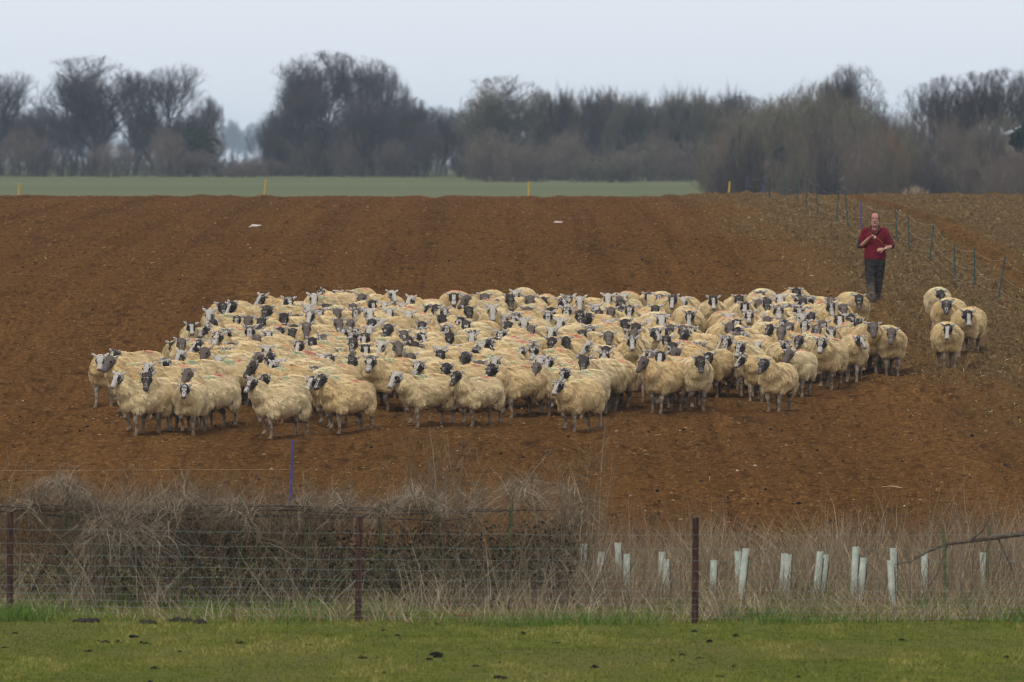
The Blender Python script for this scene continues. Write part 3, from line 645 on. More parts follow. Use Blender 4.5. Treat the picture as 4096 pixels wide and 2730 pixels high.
# ------------------------------------------------------------------ bare trees and scrub of the far treeline
M_TBARK = plain('tree_bark', (0.050, 0.043, 0.038), .95, .3, 2)
def twig_mat(name, c): 
    m = NM(name, .95, .0); return m.col(m.mix(m.attr('rnd').outputs['Fac'], tuple(q*.65 for q in c), tuple(q*1.35 for q in c)))
M_TW = [twig_mat('winter_twigs', (0.070, 0.059, 0.060)), twig_mat('olive_winter_twigs', (0.135, 0.118, 0.085)), twig_mat('russet_winter_twigs', (0.21, 0.115, 0.065)), twig_mat('brown_scrub_twigs', (0.155, 0.120, 0.098))]
def tree_mesh(seed, upright=0.35, spread=0.62, trunk_h=0.22, kids=(4, 4, 4, 4), fine=5, tw=0.05, stems=0, env=None):
    """unit-height bare tree: returns trunk mesh and crown mesh (limbs, branches, twigs)"""
    r = random.Random(seed); TB = MB(); CB = MB(); tips = []
    def grow(p, d, L, rad, lev):
        q = p; pts = [p]; rads = [rad]; n = 3 if lev < 2 else 2
        for i in range(n):
            d = (d + Vector((r.gauss(0, .13), r.gauss(0, .13), r.gauss(.05, .08)))).normalized()
            q = q + d*(L/n); pts.append(q); rads.append(rad*(1-.45*(i+1)/n))
        (TB if lev == 0 else CB).tube(pts, rads, 7 if lev == 0 else (5 if lev == 1 else 3))
        if lev >= len(kids): tips.append((pts, d, L)); return
        k = kids[lev]
        for j in range(k):
            t = 1.0 if j == 0 else r.uniform(.30 if lev else .45, 1.0); f = t*n; i0 = min(int(f), n-1); b = pts[i0].lerp(pts[i0+1], f-i0)
            az = r.uniform(0, 6.28); sp = r.uniform(.5, 1.25)*spread
            side = Vector((math.cos(az), math.sin(az), 0)); side = (side - d*side.dot(d)).normalized()
            nd = (d*math.cos(sp) + side*math.sin(sp) + Vector((0, 0, upright*r.uniform(.3, 1)))).normalized()
            grow(b, nd, L*(r.uniform(.85, 1.15) if lev == 0 else r.uniform(.50, .80)), rads[i0]*r.uniform(.5, .68), lev+1)
    if stems:
        TB.tube([(0, 0, -.05), (0, 0, .01), (0, 0, .03)], [.02, .018, .008], 7)
        for j in range(stems):
            az = 6.28*j/stems+r.uniform(-.4, .4); le = r.uniform(.25, 1.15); grow(Vector((0, 0, 0)), Vector((math.cos(az)*math.sin(le), math.sin(az)*math.sin(le), math.cos(le))), trunk_h*r.uniform(.7, 1.2), .008, 1)
    else: grow(Vector((0, 0, 0)), Vector((r.gauss(0, .04), r.gauss(0, .04), 1)).normalized(), trunk_h, .017, 0)
    root, dv, L = [], [], []
    for pts, d, l in tips:
        for _ in range(fine):
            t = r.random(); a = pts[0].lerp(pts[-1], t); root.append(a); L.append(r.uniform(.35, .9)*max(l, .03))
            dv.append((d + Vector((r.gauss(0, .7), r.gauss(0, .7), r.gauss(.25, .5)))).normalized())
    sm = strands('tw', np.array(root), np.array(dv), np.array(L), tw*.055, None, 2, 0.1, .2, seed)
    V = coords(sm); at = np.empty(len(V), np.float32); sm.attributes['rnd'].data.foreach_get('value', at)
    F = np.array([p.vertices[:] for p in sm.polygons]); bpy.data.meshes.remove(sm)
    cv = np.array([tuple(v) for v in CB.v]); cf4 = np.array([f for f in CB.f if len(f) == 4]); cf = [cf4]
    for nn in (3, 5):
        ff = [f for f in CB.f if len(f) == nn]
        if ff: cf.append(np.array(ff))
    V2 = np.concatenate([cv, V]); zmax = np.percentile(V2[:, 2], 98.6); wx = np.percentile(np.abs(V2[:, :2]), 94)
    tv = np.array([tuple(v) for v in TB.v])
    S = np.array([.5/wx, .5/wx, 1/zmax])             # unit width and height
    V2 = V2*S; tv = tv*S
    if env:                                          # twigs end on a rounded dome, as in a grown crown
        q = V2-np.array([0, 0, env[0]]); rr = np.sqrt((q[:, 0]/.52)**2+(q[:, 1]/.52)**2+(np.maximum(q[:, 2], 0)/env[1])**2); k_ = np.where(rr > 1, (1+.22*(rr-1))/np.maximum(rr, 1e-6), 1.0)
        V2 = q*k_[:, None]+np.array([0, 0, env[0]])
    crown = mesh_np('crown', V2, cf+[F+len(cv)], None, {'rnd': np.concatenate([np.full(len(cv), .3), at])})
    trunk = bpy.data.meshes.new('trunk'); trunk.from_pydata(tv.tolist(), [], TB.f); trunk.materials.append(M_TBARK)
    return trunk, crown
def variants(specs): return [tree_mesh(*s[:1], **s[1]) for s in specs]
ROUND = variants([(i, dict(upright=.22, spread=.72, trunk_h=.30, kids=(9, 5, 5, 4), fine=11, tw=.034, env=(.60, .40))) for i in (3, 11, 19, 27)])
SLIM = variants([(i, dict(upright=.62, spread=.45, trunk_h=.28, kids=(8, 5, 4, 3), fine=14, tw=.034)) for i in (5, 13, 23)])
BUSH = variants([(i, dict(upright=.20, spread=.75, trunk_h=.40, kids=(0, 5, 4, 3), fine=16, stems=12, tw=.036, env=(.42, .58))) for i in (7, 17, 29)])
_cm = {}
def tree(name, kind, px, pytop, w_px, d, mat, label, cat, group=None, pybase=None):
    T = {'r': ROUND, 's': SLIM, 'b': BUSH}[kind]; i = random.randrange(len(T)); tr, cr = T[i]
    key = (kind, i, mat.name)
    if key not in _cm: c = cr.copy(); c.materials.append(mat); _cm[key] = c
    zb = float(gz(d)) if pybase is None else zpx(pybase, d); H = zpx(pytop, d)-zb; W = w_px/FPX*d
    H0 = H*(1.25 if kind == 'b' else 1.0); o = empty(name, (xw(px, d), d, zb-(H0-H)), random.uniform(0, 6.28)); o.scale = (W, W, H0)
    link('trunk', tr, o); link('crown', _cm[key], o)
    return tag(o, label, cat, group)
G1 = 'bare trees along the far field edge'; G2 = 'scrub bushes under the far trees'; G3 = 'slender bare trees in the far row'
big = [(60, 285, 330, 905, 0, 'bare tree with thin open crown beyond the broad round-topped one'), (-90, 270, 320, 915, 0, 'dense bare tree beyond the thin open crown'),
       (375, 222, 480, 900, 0, 'broad round-topped bare tree with forked trunk standing over the grass field'), (300, 300, 260, 930, 0, 'bare tree tucked behind the broad round-topped one'),
       (545, 285, 200, 925, 0, 'narrow bare tree between the two round-topped trees'),
       (715, 255, 370, 900, 0, 'round-topped bare tree beside the dark evergreen bush'), (820, 380, 150, 915, 0, 'low bare tree at the edge of the misty gap'),
       (1165, 240, 280, 895, 0, 'bare tree with feathery side on the other edge of the misty gap'), (1310, 203, 390, 890, 0, 'tallest dense bare tree of the middle clump'), (1440, 222, 350, 905, 0, 'dense bare tree joined to the tallest of the clump'), (1545, 260, 200, 900, 0, 'bare tree sloping down at the end of the middle clump'),
       (1240, 330, 300, 885, 0, 'lower bare tree filling the foot of the middle clump'), (1450, 360, 300, 880, 0, 'lower bare tree in front of the dense middle clump'), (1640, 385, 230, 890, 0, 'low bare tree stepping down from the middle clump'), (1760, 420, 200, 890, 0, 'low bare tree in the dip between two taller crowns'),
       (2030, 300, 390, 860, 1, 'fan-shaped bare tree with upright branches on the nearer field edge'), (1920, 390, 230, 865, 1, 'low bare tree leaning out from the fan-shaped tree'), (2160, 390, 200, 865, 1, 'low bare tree on the other flank of the fan-shaped tree'),
       (3400, 255, 270, 640, 0, 'round crisp-crowned bare tree rising above the brown scrub'), (3330, 320, 220, 650, 1, 'bare tree half hidden behind the crisp round crown'), (3510, 400, 150, 650, 0, 'small bare tree at the edge of the notch in the trees'),
       (3690, 330, 230, 640, 0, 'bare tree with open lower branches beside the notch'), (3790, 300, 250, 645, 0, 'bare tree next along from the open-branched one'), (3900, 285, 260, 640, 0, 'tall bare tree rising above the reddish scrub'), (4010, 270, 260, 645, 0, 'tall bare tree near the pale roof'), (4120, 270, 280, 640, 0, 'tall bare tree beyond the pale roof')]
for px, t, wpx, d, mi, lb in big: tree('bare_tree', 'r', px, t, wpx, d, M_TW[mi], lb, 'tree', G1)
for i, px in enumerate(np.linspace(2220, 2960, 17)):
    tree('slender_tree', 's', px+random.uniform(-12, 12), 355+35*abs(math.sin(i*1.9))+random.uniform(-12, 25), random.uniform(95, 150), 850+random.uniform(-25, 25), M_TW[1 if i % 3 else 0], 'slender upright bare tree in the even row above the dark scrub', 'tree', G3)
for i in range(9):
    tree('bare_tree', 'r', 2240+i*92+random.uniform(-25, 25), random.uniform(372, 425), random.uniform(230, 300), 878+random.uniform(-8, 8), M_TW[i % 2], 'rounded bare tree merging into the row of slender trees', 'tree', 'rounded trees within the slender row')
tree('hedgerow_bush', 'b', 3585, 440, 210, 660, M_TW[0], 'tall bush closing the notch beside the crisp round tree', 'bush')
for i in range(20):
    px = 2930+i*25; t = 400-70*math.exp(-((px-3260)/190)**2)+random.uniform(-5, 45)
    tree('willow_scrub', 'b', px, t, random.uniform(280, 400), random.uniform(560, 640), M_TW[1], 'dense olive-brown scrub willow below the crisp round tree', 'bush', 'olive scrub willows')
for i in range(34):
    px = -60+i*65+random.uniform(-20, 20)
    if 870 < px < 1040: t = random.uniform(610, 650)
    else: t = random.uniform(455, 555) if px > 1040 else random.uniform(500, 600)
    tree('undergrowth_bush', 'b', px, t, random.uniform(140, 230), 885+random.uniform(-12, 20), M_TW[3 if i % 3 else 0], 'brown leafless bush in the undergrowth along the grass field', 'bush', G2)
for i in range(22):
    px = 1910+i*54+random.uniform(-15, 15)
    tree('undergrowth_bush', 'b', px, random.uniform(500, 620), random.uniform(150, 230), random.uniform(800, 850) if px < 2850 else random.uniform(600, 680), M_TW[3 if i % 2 else 1], 'dark leafless bush under the row of slender trees', 'bush', 'dark bushes under the slender trees')
for i in range(16):
    px = 1880+i*56+random.uniform(-20, 20)
    tree('undergrowth_bush', 'b', px, random.uniform(455, 540), random.uniform(150, 220), random.uniform(872, 900), M_TW[(0, 3, 1)[i % 3]], 'tall leafless bush closing the gaps behind the slender trees', 'bush', 'tall bushes behind the slender trees')
for i in range(34):
    px = 2900+i*39+random.uniform(-15, 15); t = random.uniform(470, 660)
    tree('hedgerow_bush', 'b', px, t, random.uniform(150, 260), random.uniform(470, 560), M_TW[random.choice((1, 3, 3, 0))], 'brown hedgerow bush behind the electric fence crest', 'bush', 'hedgerow bushes beyond the crest')
for px, t, wpx in ((3990, 545, 160), (4060, 550, 170), (4140, 545, 180), (3930, 500, 150)): tree('hedgerow_bush', 'b', px, t, wpx, 575, M_TW[3], 'brown hedgerow bush hiding the barn wall', 'bush', 'bushes before the barn')
for i in range(24):
    px = random.choice((random.uniform(-40, 860), random.uniform(1080, 2300))); tree('bare_tree', 'r', px, random.uniform(420, 500), random.uniform(170, 250), random.uniform(925, 960), M_TW[0], 'lower bare tree filling in behind the tall field-edge trees', 'tree', 'infill trees behind the field edge')
for px, t, wpx in ((3545, 500, 130), (3480, 520, 120), (3600, 540, 110)): tree('russet_bush', 'b', px, t, wpx, 545, M_TW[2], 'russet orange leafless bush below the notch in the trees', 'bush', 'russet bushes')
tree('russet_bush', 'b', 4085, 445, 90, 655, M_TW[2], 'russet bush growing above the pale roof', 'bush')
for i in range(46):                                       # the pale misty wood seen through the gaps
    px = random.uniform(60, 1150) if i < 36 else random.uniform(1650, 2050)
    tree('distant_tree', random.choice('srr'), px, random.uniform(450, 560), random.uniform(60, 120), random.uniform(4200, 5000), M_TW[0], 'pale misty distant tree seen through the gap', 'tree', 'distant misty trees')
M_IVY = twig_mat('ivy_leaves', (0.030, 0.040, 0.022))
def evergreen(px, t, b, wpx, d, label):
    o = empty('evergreen_bush', (xw(px, d), d, zpx(b, d))); H = zpx(t, d)-zpx(b, d); W = wpx/FPX*d; r = np.random.default_rng(int(px)); n = 5500
    P = r.normal(0, 1, (n, 3)); P /= np.linalg.norm(P, axis=1, keepdims=True); P *= (r.random(n)**.33)[:, None]
    lump_ = .95+.75*np.array([mnoise.noise(Vector(p*2.2)) for p in P]); P *= lump_[:, None]
    C = P*np.array([W*.5, W*.5, H*.42])+np.array([0, 0, H*.56])
    u = r.normal(0, 1, (n, 3)); u /= np.linalg.norm(u, axis=1, keepdims=True); v = np.cross(u, r.normal(0, 1, (n, 3))); v /= np.linalg.norm(v, axis=1, keepdims=True); s = .16*(0.6+r.random(n))[:, None]
    V = np.stack([C-u*s, C+v*s*.6, C+u*s, C-v*s*.6], 1).reshape(-1, 3)
    link('crown', mesh_np('crown', V, np.arange(4*n).reshape(-1, 4), M_IVY, {'rnd': np.repeat(r.random(n), 4)}), o)
    mb = MB(); mb.tube([(0, 0, -.1), (0.1, 0, H*.3), (0, .1, H*.6)], [.25, .18, .08], 7); mb.build('trunk', M_TBARK, o); tag(o, label, 'bush')
evergreen(775, 510, 705, 165, 890, 'dark evergreen bush under the round-topped bare tree')
evergreen(2760, 430, 640, 90, 840, 'dark ivy-clad column among the slender trees')
evergreen(3090, 600, 780, 150, 560, 'dark green bush behind the blue fence posts')
evergreen(4110, 500, 620, 110, 560, 'dark green bush below the pale roof')
# pale roofed building behind the trees
M_ROOF = plain('pale_roof', (0.26, 0.265, 0.27), .7, .1, 1); M_WALL = plain('barn_wall', (0.20, 0.18, 0.15), .9, .15, 1)
bd = 600; o = empty('barn', (xw(4225, bd), bd, float(gz(bd)))); ze = zpx(530, bd)-float(gz(bd)); zr_ = zpx(455, bd)-float(gz(bd)); hw = 3.1
mb = MB(); mb.box((0, 5, ze/2), (hw-.2, 5, ze/2)); mb.build('wall', M_WALL, o)
mb = MB(); mb.add([(-hw, -.3, ze), (hw, -.3, ze), (0, -.3, zr_), (-hw, 10.3, ze), (hw, 10.3, ze), (0, 10.3, zr_), (-hw, -.3, ze-.15), (hw, -.3, ze-.15), (-hw, 10.3, ze-.15), (hw, 10.3, ze-.15)], [(0, 2, 5, 3), (2, 1, 4, 5), (0, 6, 7, 1), (0, 1, 2), (3, 5, 4), (0, 3, 8, 6), (1, 7, 9, 4), (3, 4, 9, 8)]); mb.build('roof', M_ROOF, o)
mb = MB(); mb.box((0, -.04, ze*.35), (.9, .05, ze*.34)); mb.build('door', plain('barn_door', (.10, .09, .08)), o)
tag(o, 'pale pitched roof of a barn showing between the trees', 'building')
# pale rough bank of dry grass before the scrub
n = 5000; r_ = np.random.default_rng(88); px = r_.normal(3660, 75, n); d = 395+20*r_.random(n); zb = gz(d)
hh = np.clip(1-((px-3660)/130)**2, 0, 1)*(zpx(762, 400)-float(gz(400)))*r_.random(n)
root = np.stack([xw(px, d), d, zb+hh], -1); dv = np.stack([r_.normal(0, .6, n), r_.normal(0, .5, n), np.ones(n)], -1)
tag(link('dry_grass_bank', strands('dry_grass_bank', root, dv, .4, .05, M_WEED, 2, .4, .15, 89)), kind='stuff')

for i in range(12):
    tree('hedgerow_bush', 'b', 3600+i*46+random.uniform(-15, 15), random.uniform(425, 505), random.uniform(200, 280), random.uniform(615, 632), M_TW[(3, 1, 3, 0)[i % 4]], 'tall brown scrub bush under the bare trees by the barn', 'bush', 'tall scrub under the trees by the barn')
for i in range(10):
    tree('undergrowth_bush', 'b', 1100+i*62+random.uniform(-15, 15), random.uniform(400, 480), random.uniform(190, 260), random.uniform(912, 925), M_TW[0], 'tall grey bush standing behind the middle clump of trees', 'bush', 'tall bushes behind the middle clump')
tree('bare_tree', 'r', 3405, 258, 250, 628, M_TW[0], 'dark round-headed bare tree standing above the olive scrub', 'tree')
# ------------------------------------------------------------------ the hazy air
hz = bpy.data.materials.new('haze_air'); hz.use_nodes = True; hz.node_tree.nodes.clear()
pv = hz.node_tree.nodes.new('ShaderNodeVolumePrincipled'); pv.inputs['Color'].default_value = (0.66, 0.81, 1.0, 1); pv.inputs['Density'].default_value = HAZE = 0.00014
pv.inputs['Anisotropy'].default_value = 0.0
om = hz.node_tree.nodes.new('ShaderNodeOutputMaterial'); hz.node_tree.links.new(pv.outputs[0], om.inputs['Volume'])
mb = MB(); zlo, zhi = -0.6, 52.0
mb.box((0, 2650, (zlo+zhi)/2), (2650, 2960, (zhi-zlo)/2)); h = mb.build('haze', hz); tag(h, kind='stuff')
random.seed(404); rng = np.random.default_rng(404)
# ------------------------------------------------------------------ sheep
m = NM('sheep_skin', 0.85, 0.15)
fc = m.attr('face').outputs['Vector']; reg = m.attr('region').outputs['Fac']
dark = m.attr('dark', 'OBJECT').outputs['Fac']; blaze = m.attr('blaze', 'OBJECT').outputs['Fac']; grey = m.attr('grey', 'OBJECT').outputs['Fac']; seed = m.attr('seed', 'OBJECT').outputs['Fac']
fx, fsx, fw = m.xyz(fc); ax = m.math('ABSOLUTE', fx)
sv = m.vmath('ADD', fc, m.comb(seed, seed, m.math('MULTIPLY', seed, 0.37)))
asv = m.vmath('ADD', m.comb(m.math('MULTIPLY', ax, 1.2), fsx, fw), m.comb(seed, m.math('MULTIPLY', seed, 1.7), seed))
n1 = m.noise(26.0, asv, 2, .5); n2 = m.noise(75.0, sv, 3, .6)
v = m.math('ADD', m.math('MULTIPLY', m.math('SUBTRACT', n1, .5), 1.5), m.math('MULTIPLY', m.math('SUBTRACT', n2, .5), 1.6))
v = m.math('ADD', v, dark)                                                     # >0.5 is dark
bz = m.math('MULTIPLY', m.ramp(ax, .034, .018), m.ramp(fsx, .02, .07))           # white stripe down the nose
v = m.math('SUBTRACT', v, m.math('MULTIPLY', bz, blaze))
v = m.math('SUBTRACT', v, m.math('MULTIPLY', m.ramp(fsx, .15, .20), m.math('MULTIPLY', blaze, .7)))
eye = m.math('MULTIPLY', m.ramp(ax, .030, .046), m.math('MULTIPLY', m.ramp(fsx, .03, .06), m.ramp(fsx, .19, .12)))
v = m.math('ADD', v, m.math('MULTIPLY', eye, .36))
isd = m.ramp(v, .38, .63)
dk = m.mix(grey, (0.024, 0.020, 0.019), (0.120, 0.095, 0.078)); dk = m.mix(m.ramp(n2, .35, .7, 0, .4), dk, (0.05, 0.04, 0.035))
lt = m.mix(m.ramp(n2, .3, .7), (0.30, 0.265, 0.225), (0.55, 0.505, 0.44))
face = m.mix(isd, lt, dk)
face = m.mix(m.ramp(fsx, .222, .245, 0, .75), face, (0.10, 0.065, 0.055))        # muzzle tip
eyes = m.math('LESS_THAN', m.math('ADD', m.math('POWER', m.math('SUBTRACT', fsx, .082), 2.0), m.math('ADD', m.math('POWER', m.math('SUBTRACT', ax, .056), 2.0), m.math('POWER', m.math('SUBTRACT', fw, .036), 2.0))), .016**2)
face = m.mix(eyes, face, (0.008, 0.007, 0.006))
ear = m.mix(m.ramp(m.math('ADD', n2, m.math('MULTIPLY', dark, .14)), .54, .74), (0.50, 0.46, 0.42), (0.12, 0.105, 0.10))
oc = m.objco(); ox, oy, oz = m.xyz(oc)
ln = m.noise(13.0, m.vmath('ADD', oc, m.comb(seed, seed, seed)), 3)
leg = m.mix(m.ramp(m.math('ADD', ln, m.math('MULTIPLY', dark, .16)), .52, .64), (0.33, 0.26, 0.18), (0.15, 0.115, 0.085))
mud = m.noise(30.0, oc, 3)
leg = m.mix(m.math('MULTIPLY', m.ramp(oz, .16, .02), m.ramp(mud, .3, .6, .35, .9)), leg, (0.135, 0.080, 0.042))
c = m.mix(m.math('GREATER_THAN', reg, .5), leg, face); c = m.mix(m.math('GREATER_THAN', reg, 1.5), c, ear)
M_SKIN = m.col(c)

m = NM('fleece', 0.95, 0.0); tip = m.attr('tip').outputs['Fac']; oc = m.objco(); ox, oy, oz = m.xyz(oc)
tone = m.attr('tone', 'OBJECT').outputs['Fac']; mr = m.attr('mark_red', 'OBJECT').outputs['Fac']; mg = m.attr('mark_green', 'OBJECT').outputs['Fac']; hue = m.attr('mark_hue', 'OBJECT').outputs['Fac']; seed = m.attr('seed', 'OBJECT').outputs['Fac']
so = m.vmath('ADD', oc, m.comb(seed, seed, seed))
nA = m.noise(5.5, so, 4); nB = m.noise(45.0, so, 3)
base = m.mix(tone, (0.88, 0.715, 0.410), (0.83, 0.590, 0.270))
base = m.mix(m.ramp(nA, .42, .68, 0, .35), base, (0.58, 0.395, 0.185))
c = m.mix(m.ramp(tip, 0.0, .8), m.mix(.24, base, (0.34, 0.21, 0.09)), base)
c = m.mix(m.ramp(nB, .40, .62, 0, .25), c, (0.42, 0.285, 0.14))
c = m.mix(m.math('MULTIPLY', m.ramp(nA, .35, .55), m.ramp(m.noise(3.0, so, 2), .50, .62, 0, .34)), c, (0.36, 0.25, 0.135))
top = m.ramp(oz, .70, .76)
rm = m.math('MULTIPLY', m.math('MULTIPLY', m.ramp(m.math('ABSOLUTE', m.math('ADD', ox, m.math('MULTIPLY', m.math('SUBTRACT', nA, .5), .4))), .15, .09), m.ramp(m.math('ABSOLUTE', m.math('SUBTRACT', oy, .17)), .15, .10)), m.math('MULTIPLY', top, m.ramp(nB, .36, .52)))
gm = m.math('MULTIPLY', m.math('MULTIPLY', m.ramp(m.math('ABSOLUTE', m.math('ADD', ox, m.math('MULTIPLY', m.math('SUBTRACT', nA, .5), .4))), .13, .08), m.ramp(m.math('ABSOLUTE', m.math('ADD', oy, .13)), .12, .07)), m.math('MULTIPLY', top, m.ramp(nB, .38, .54)))
c = m.mix(m.math('MULTIPLY', rm, mr), c, m.mix(hue, (0.56, 0.085, 0.085), (0.58, 0.235, 0.065)))
c = m.mix(m.math('MULTIPLY', gm, mg), c, (0.115, 0.36, 0.225))
m.b.inputs['Sheen Weight'].default_value = 0.15; m.b.inputs['Sheen Roughness'].default_value = 0.6
m.b.inputs['Subsurface Weight'].default_value = 0.0
M_FLEECE = m.col(c)

def yawm(a): return Matrix.Rotation(a, 3, 'Z')
PIV = Vector((0, -.40, 0))
def head_frame(yaw, pitch, up, fwd):
    rot = yawm(yaw); poll = PIV + rot @ (Vector((0, -.625-fwd, .875+up)) - PIV)
    f = rot @ Vector((0, -math.cos(pitch), -math.sin(pitch))); nrm = rot @ Vector((0, -math.sin(pitch), math.cos(pitch))); xx = rot @ Vector((1, 0, 0))
    return poll, xx, f, nrm
def sheep_meshes(idx, yaw, pitch, up, fwd, gait):
    r = random.Random(idx); mb = MB(); poll, hx, hf, hn = head_frame(yaw, pitch, up, fwd)
    half = yawm(yaw*.5); nk1 = PIV + half @ (Vector((0, -.50-.3*fwd, .735+.5*up)) - PIV)
    neck_top = poll - hn*.010 + hf*.03
    # trunk
    T = [(-.44, .585, .11, .13), (-.38, .58, .165, .18), (-.2, .575, .195, .20), (0, .57, .21, .205), (.2, .575, .205, .20), (.36, .58, .18, .18), (.46, .585, .10, .11)]
    mb.rings([mb.ering((0, y, z), (1, 0, 0), (0, 0, 1), a, b, 16) for y, z, a, b in T])
    mb.tube([(0, -.30, .58), nk1, neck_top], [.155, .115, .068], 14)
    # head: poll to muzzle
    HS = 1.11
    H = [(-.035, .030, .034, 0), (-.012, .054, .054, 0), (.03, .064, .064, -.004), (.075, .064, .066, -.010), (.11, .054, .062, -.012), (.15, .043, .053, -.010), (.19, .038, .045, -.006), (.225, .037, .038, -.002), (.245, .030, .026, 0), (.255, .012, .010, 0)]
    mb.rings([mb.ering(poll+hf*s*HS+hn*o*HS, hx, hn, a*HS, b*HS, 16) for s, a, b, o in H])
    for sx in (-1, 1):
        rt = poll+hx*(.052*sx)+hf*.006-hn*.012
        tipp = rt+hx*((.070+.025*r.random())*sx)+hn*.012+Vector((0, 0, .045+.035*r.random()))
        mid = rt.lerp(tipp, .5)+hn*.01
        mb.tube([rt, rt.lerp(mid, .5), mid, mid.lerp(tipp, .6), tipp], [.018, .025, .028, .021, .009], 10, .5, up=tuple(hn+hf*.4))
        mb.ellipsoid(poll+hx*(.060*sx)+hf*.094+hn*.040, (.017, .017, .017), None, 8, 6)
    # legs
    for k, sx in enumerate((-1, 1)):
        o, lift = gait[k]; x = .095*sx
        mb.tube([(x*1.05, -.28, .52), (x, -.29+o*.12, .41), (x*.95, -.325+o*.45, .245+lift*.5), (x*.92, -.315+o*.62+lift*.5, .215+lift*.6), (x*.9, -.305+o*.86+lift*1.1, .115+lift*.85), (x*.9, -.305+o*.97+lift*1.3, .062+lift), (x*.9, -.335+o+lift*1.25, .022+lift), (x*.9, -.345+o+lift*1.25, .0+lift)],
                [.080, .058, .036, .032, .022, .027, .031, .034], 9)
        o, lift = gait[2+k]; x = .105*sx
        mb.tube([(x, .33, .55), (x*1.05, .27+o*.1, .42), (x, .36+o*.35, .31+lift*.2), (x*.95, .43+o*.6+lift*.5, .235+lift*.5), (x*.92, .425+o*.82+lift*.6, .12+lift*.8), (x*.92, .415+o*.95+lift*.7, .062+lift), (x*.92, .385+o+lift*.7, .022+lift), (x*.92, .375+o+lift*.7, lift)],
                [.115, .095, .055, .036, .024, .028, .031, .034], 9)
    body = remesh(mb, .0105, 3, .55, 'sheep')
    c = coords(body); P = c-np.array(poll); fx_ = P@np.array(hx)/HS; fs_ = P@np.array(hf)/HS; fw_ = P@np.array(hn)/HS
    inhead = (fs_ > -.055) & (np.abs(fx_) < .22) & (np.abs(fw_) < .105) & (c[:, 2] > .5)
    regv = np.where(inhead, 1.0, 0.0); regv = np.where(inhead & (np.abs(fx_) > .066) & (fs_ < .035), 2.0, regv)
    at = body.attributes.new('face', 'FLOAT_VECTOR', 'POINT'); at.data.foreach_set('vector', np.stack([fx_, fs_, fw_], -1).astype(np.float32).ravel())
    at = body.attributes.new('region', 'FLOAT', 'POINT'); at.data.foreach_set('value', regv.astype(np.float32))
    body.materials.append(M_SKIN)
    # fleece: a thick rounded coat with a lumpy surface and hanging staples
    fb = MB()
    T = [(-.475, .60, .10, .11), (-.44, .595, .165, .175), (-.36, .59, .215, .225), (-.2, .585, .238, .240), (0, .585, .250, .248), (.2, .59, .250, .245), (.36, .595, .232, .232), (.47, .60, .185, .195), (.53, .60, .11, .125)]
    fb.rings([fb.ering((0, y, z), (1, 0, 0), (0, 0, 1), a, b, 18) for y, z, a, b in T])
    nt_ = poll - hn*.052 - hf*.005
    fb.tube([(0, -.28, .60), nk1+Vector((0, 0, -.005)), nk1.lerp(nt_, .6), nt_], [.205, .150, .112, .072], 14)
    fb.ellipsoid(poll-hf*.030-hn*.012, (.045, .035, .030), yawm(yaw), 10, 7)
    for sx in (-1, 1):
        fb.ellipsoid((.125*sx, .37, .455), (.105, .15, .165)); fb.ellipsoid((.115*sx, -.28, .455), (.09, .115, .125))
    fb.ellipsoid((0, .545, .52), (.05, .05, .12))
    fl = remesh(fb, .028, 3, 1, 'fleece_core'); c = coords(fl); nn = normals(fl)
    c = c + nn*(0.022*vn3(c, .12, idx) + 0.016*vn3(c, .05, idx+5))[:, None]
    tri = []; 
    for p in fl.polygons:
        v = p.vertices[:]; tri.append((v[0], v[1], v[2]))
        if len(v) == 4: tri.append((v[0], v[2], v[3]))
    tri = np.array(tri); bpy.data.meshes.remove(fl)
    g = np.random.default_rng(idx+100); A = c[tri]; area = np.linalg.norm(np.cross(A[:, 1]-A[:, 0], A[:, 2]-A[:, 0]), axis=1)
    N = 17000; pick = g.choice(len(tri), N, p=area/area.sum()); b1_, b2_ = g.random(N), g.random(N); sw = b1_+b2_ > 1; b1_[sw] = 1-b1_[sw]; b2_[sw] = 1-b2_[sw]
    Pp = A[pick, 0]*(1-b1_-b2_)[:, None]+A[pick, 1]*b1_[:, None]+A[pick, 2]*b2_[:, None]; Nn = nn[tri[pick, 0]]
    nap = np.array([0, .25, -1.0])[None]+g.normal(0, .30, (N, 3)); nap = nap-Nn*(nap*Nn).sum(1, keepdims=True); nap /= np.linalg.norm(nap, axis=1, keepdims=True)+1e-6
    D = nap*.88+Nn*(.18+.30*g.random((N, 1))); D /= np.linalg.norm(D, axis=1, keepdims=True)
    S = np.cross(Nn, D); S /= np.linalg.norm(S, axis=1, keepdims=True)+1e-6
    L = (.035+.040*g.random(N))[:, None]; W = (.0032+.0040*g.random(N))[:, None]; near = np.linalg.norm(Pp-np.array(poll), axis=1) < .13; L[near] *= .6
    q = [Pp-Nn*.006-S*W*.8, Pp-Nn*.006+S*W*.8, Pp+D*L*.55+S*W, Pp+D*L*.55-S*W, Pp+D*L-Nn*L*.12]
    V = np.stack(q, 1).reshape(-1, 3); o_ = len(c)+np.arange(N)*5
    F4 = np.stack([o_, o_+1, o_+2, o_+3], -1); F3 = np.stack([o_+3, o_+2, o_+4], -1)
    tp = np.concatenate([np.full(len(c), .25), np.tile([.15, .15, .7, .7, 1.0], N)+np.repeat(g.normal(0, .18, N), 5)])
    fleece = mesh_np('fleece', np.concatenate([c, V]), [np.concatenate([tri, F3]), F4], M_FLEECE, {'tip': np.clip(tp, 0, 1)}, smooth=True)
    return body, fleece
GA = [(-.10, 0), (.09, 0), (.10, 0), (-.08, 0)]; GB = [(.08, 0), (-.10, .0), (-.09, 0), (.09, .0)]; GC = [(.02, 0), (-.04, 0), (.03, 0), (-.03, 0)]; GD = [(-.02, .07), (.03, 0), (.06, 0), (.05, .05)]
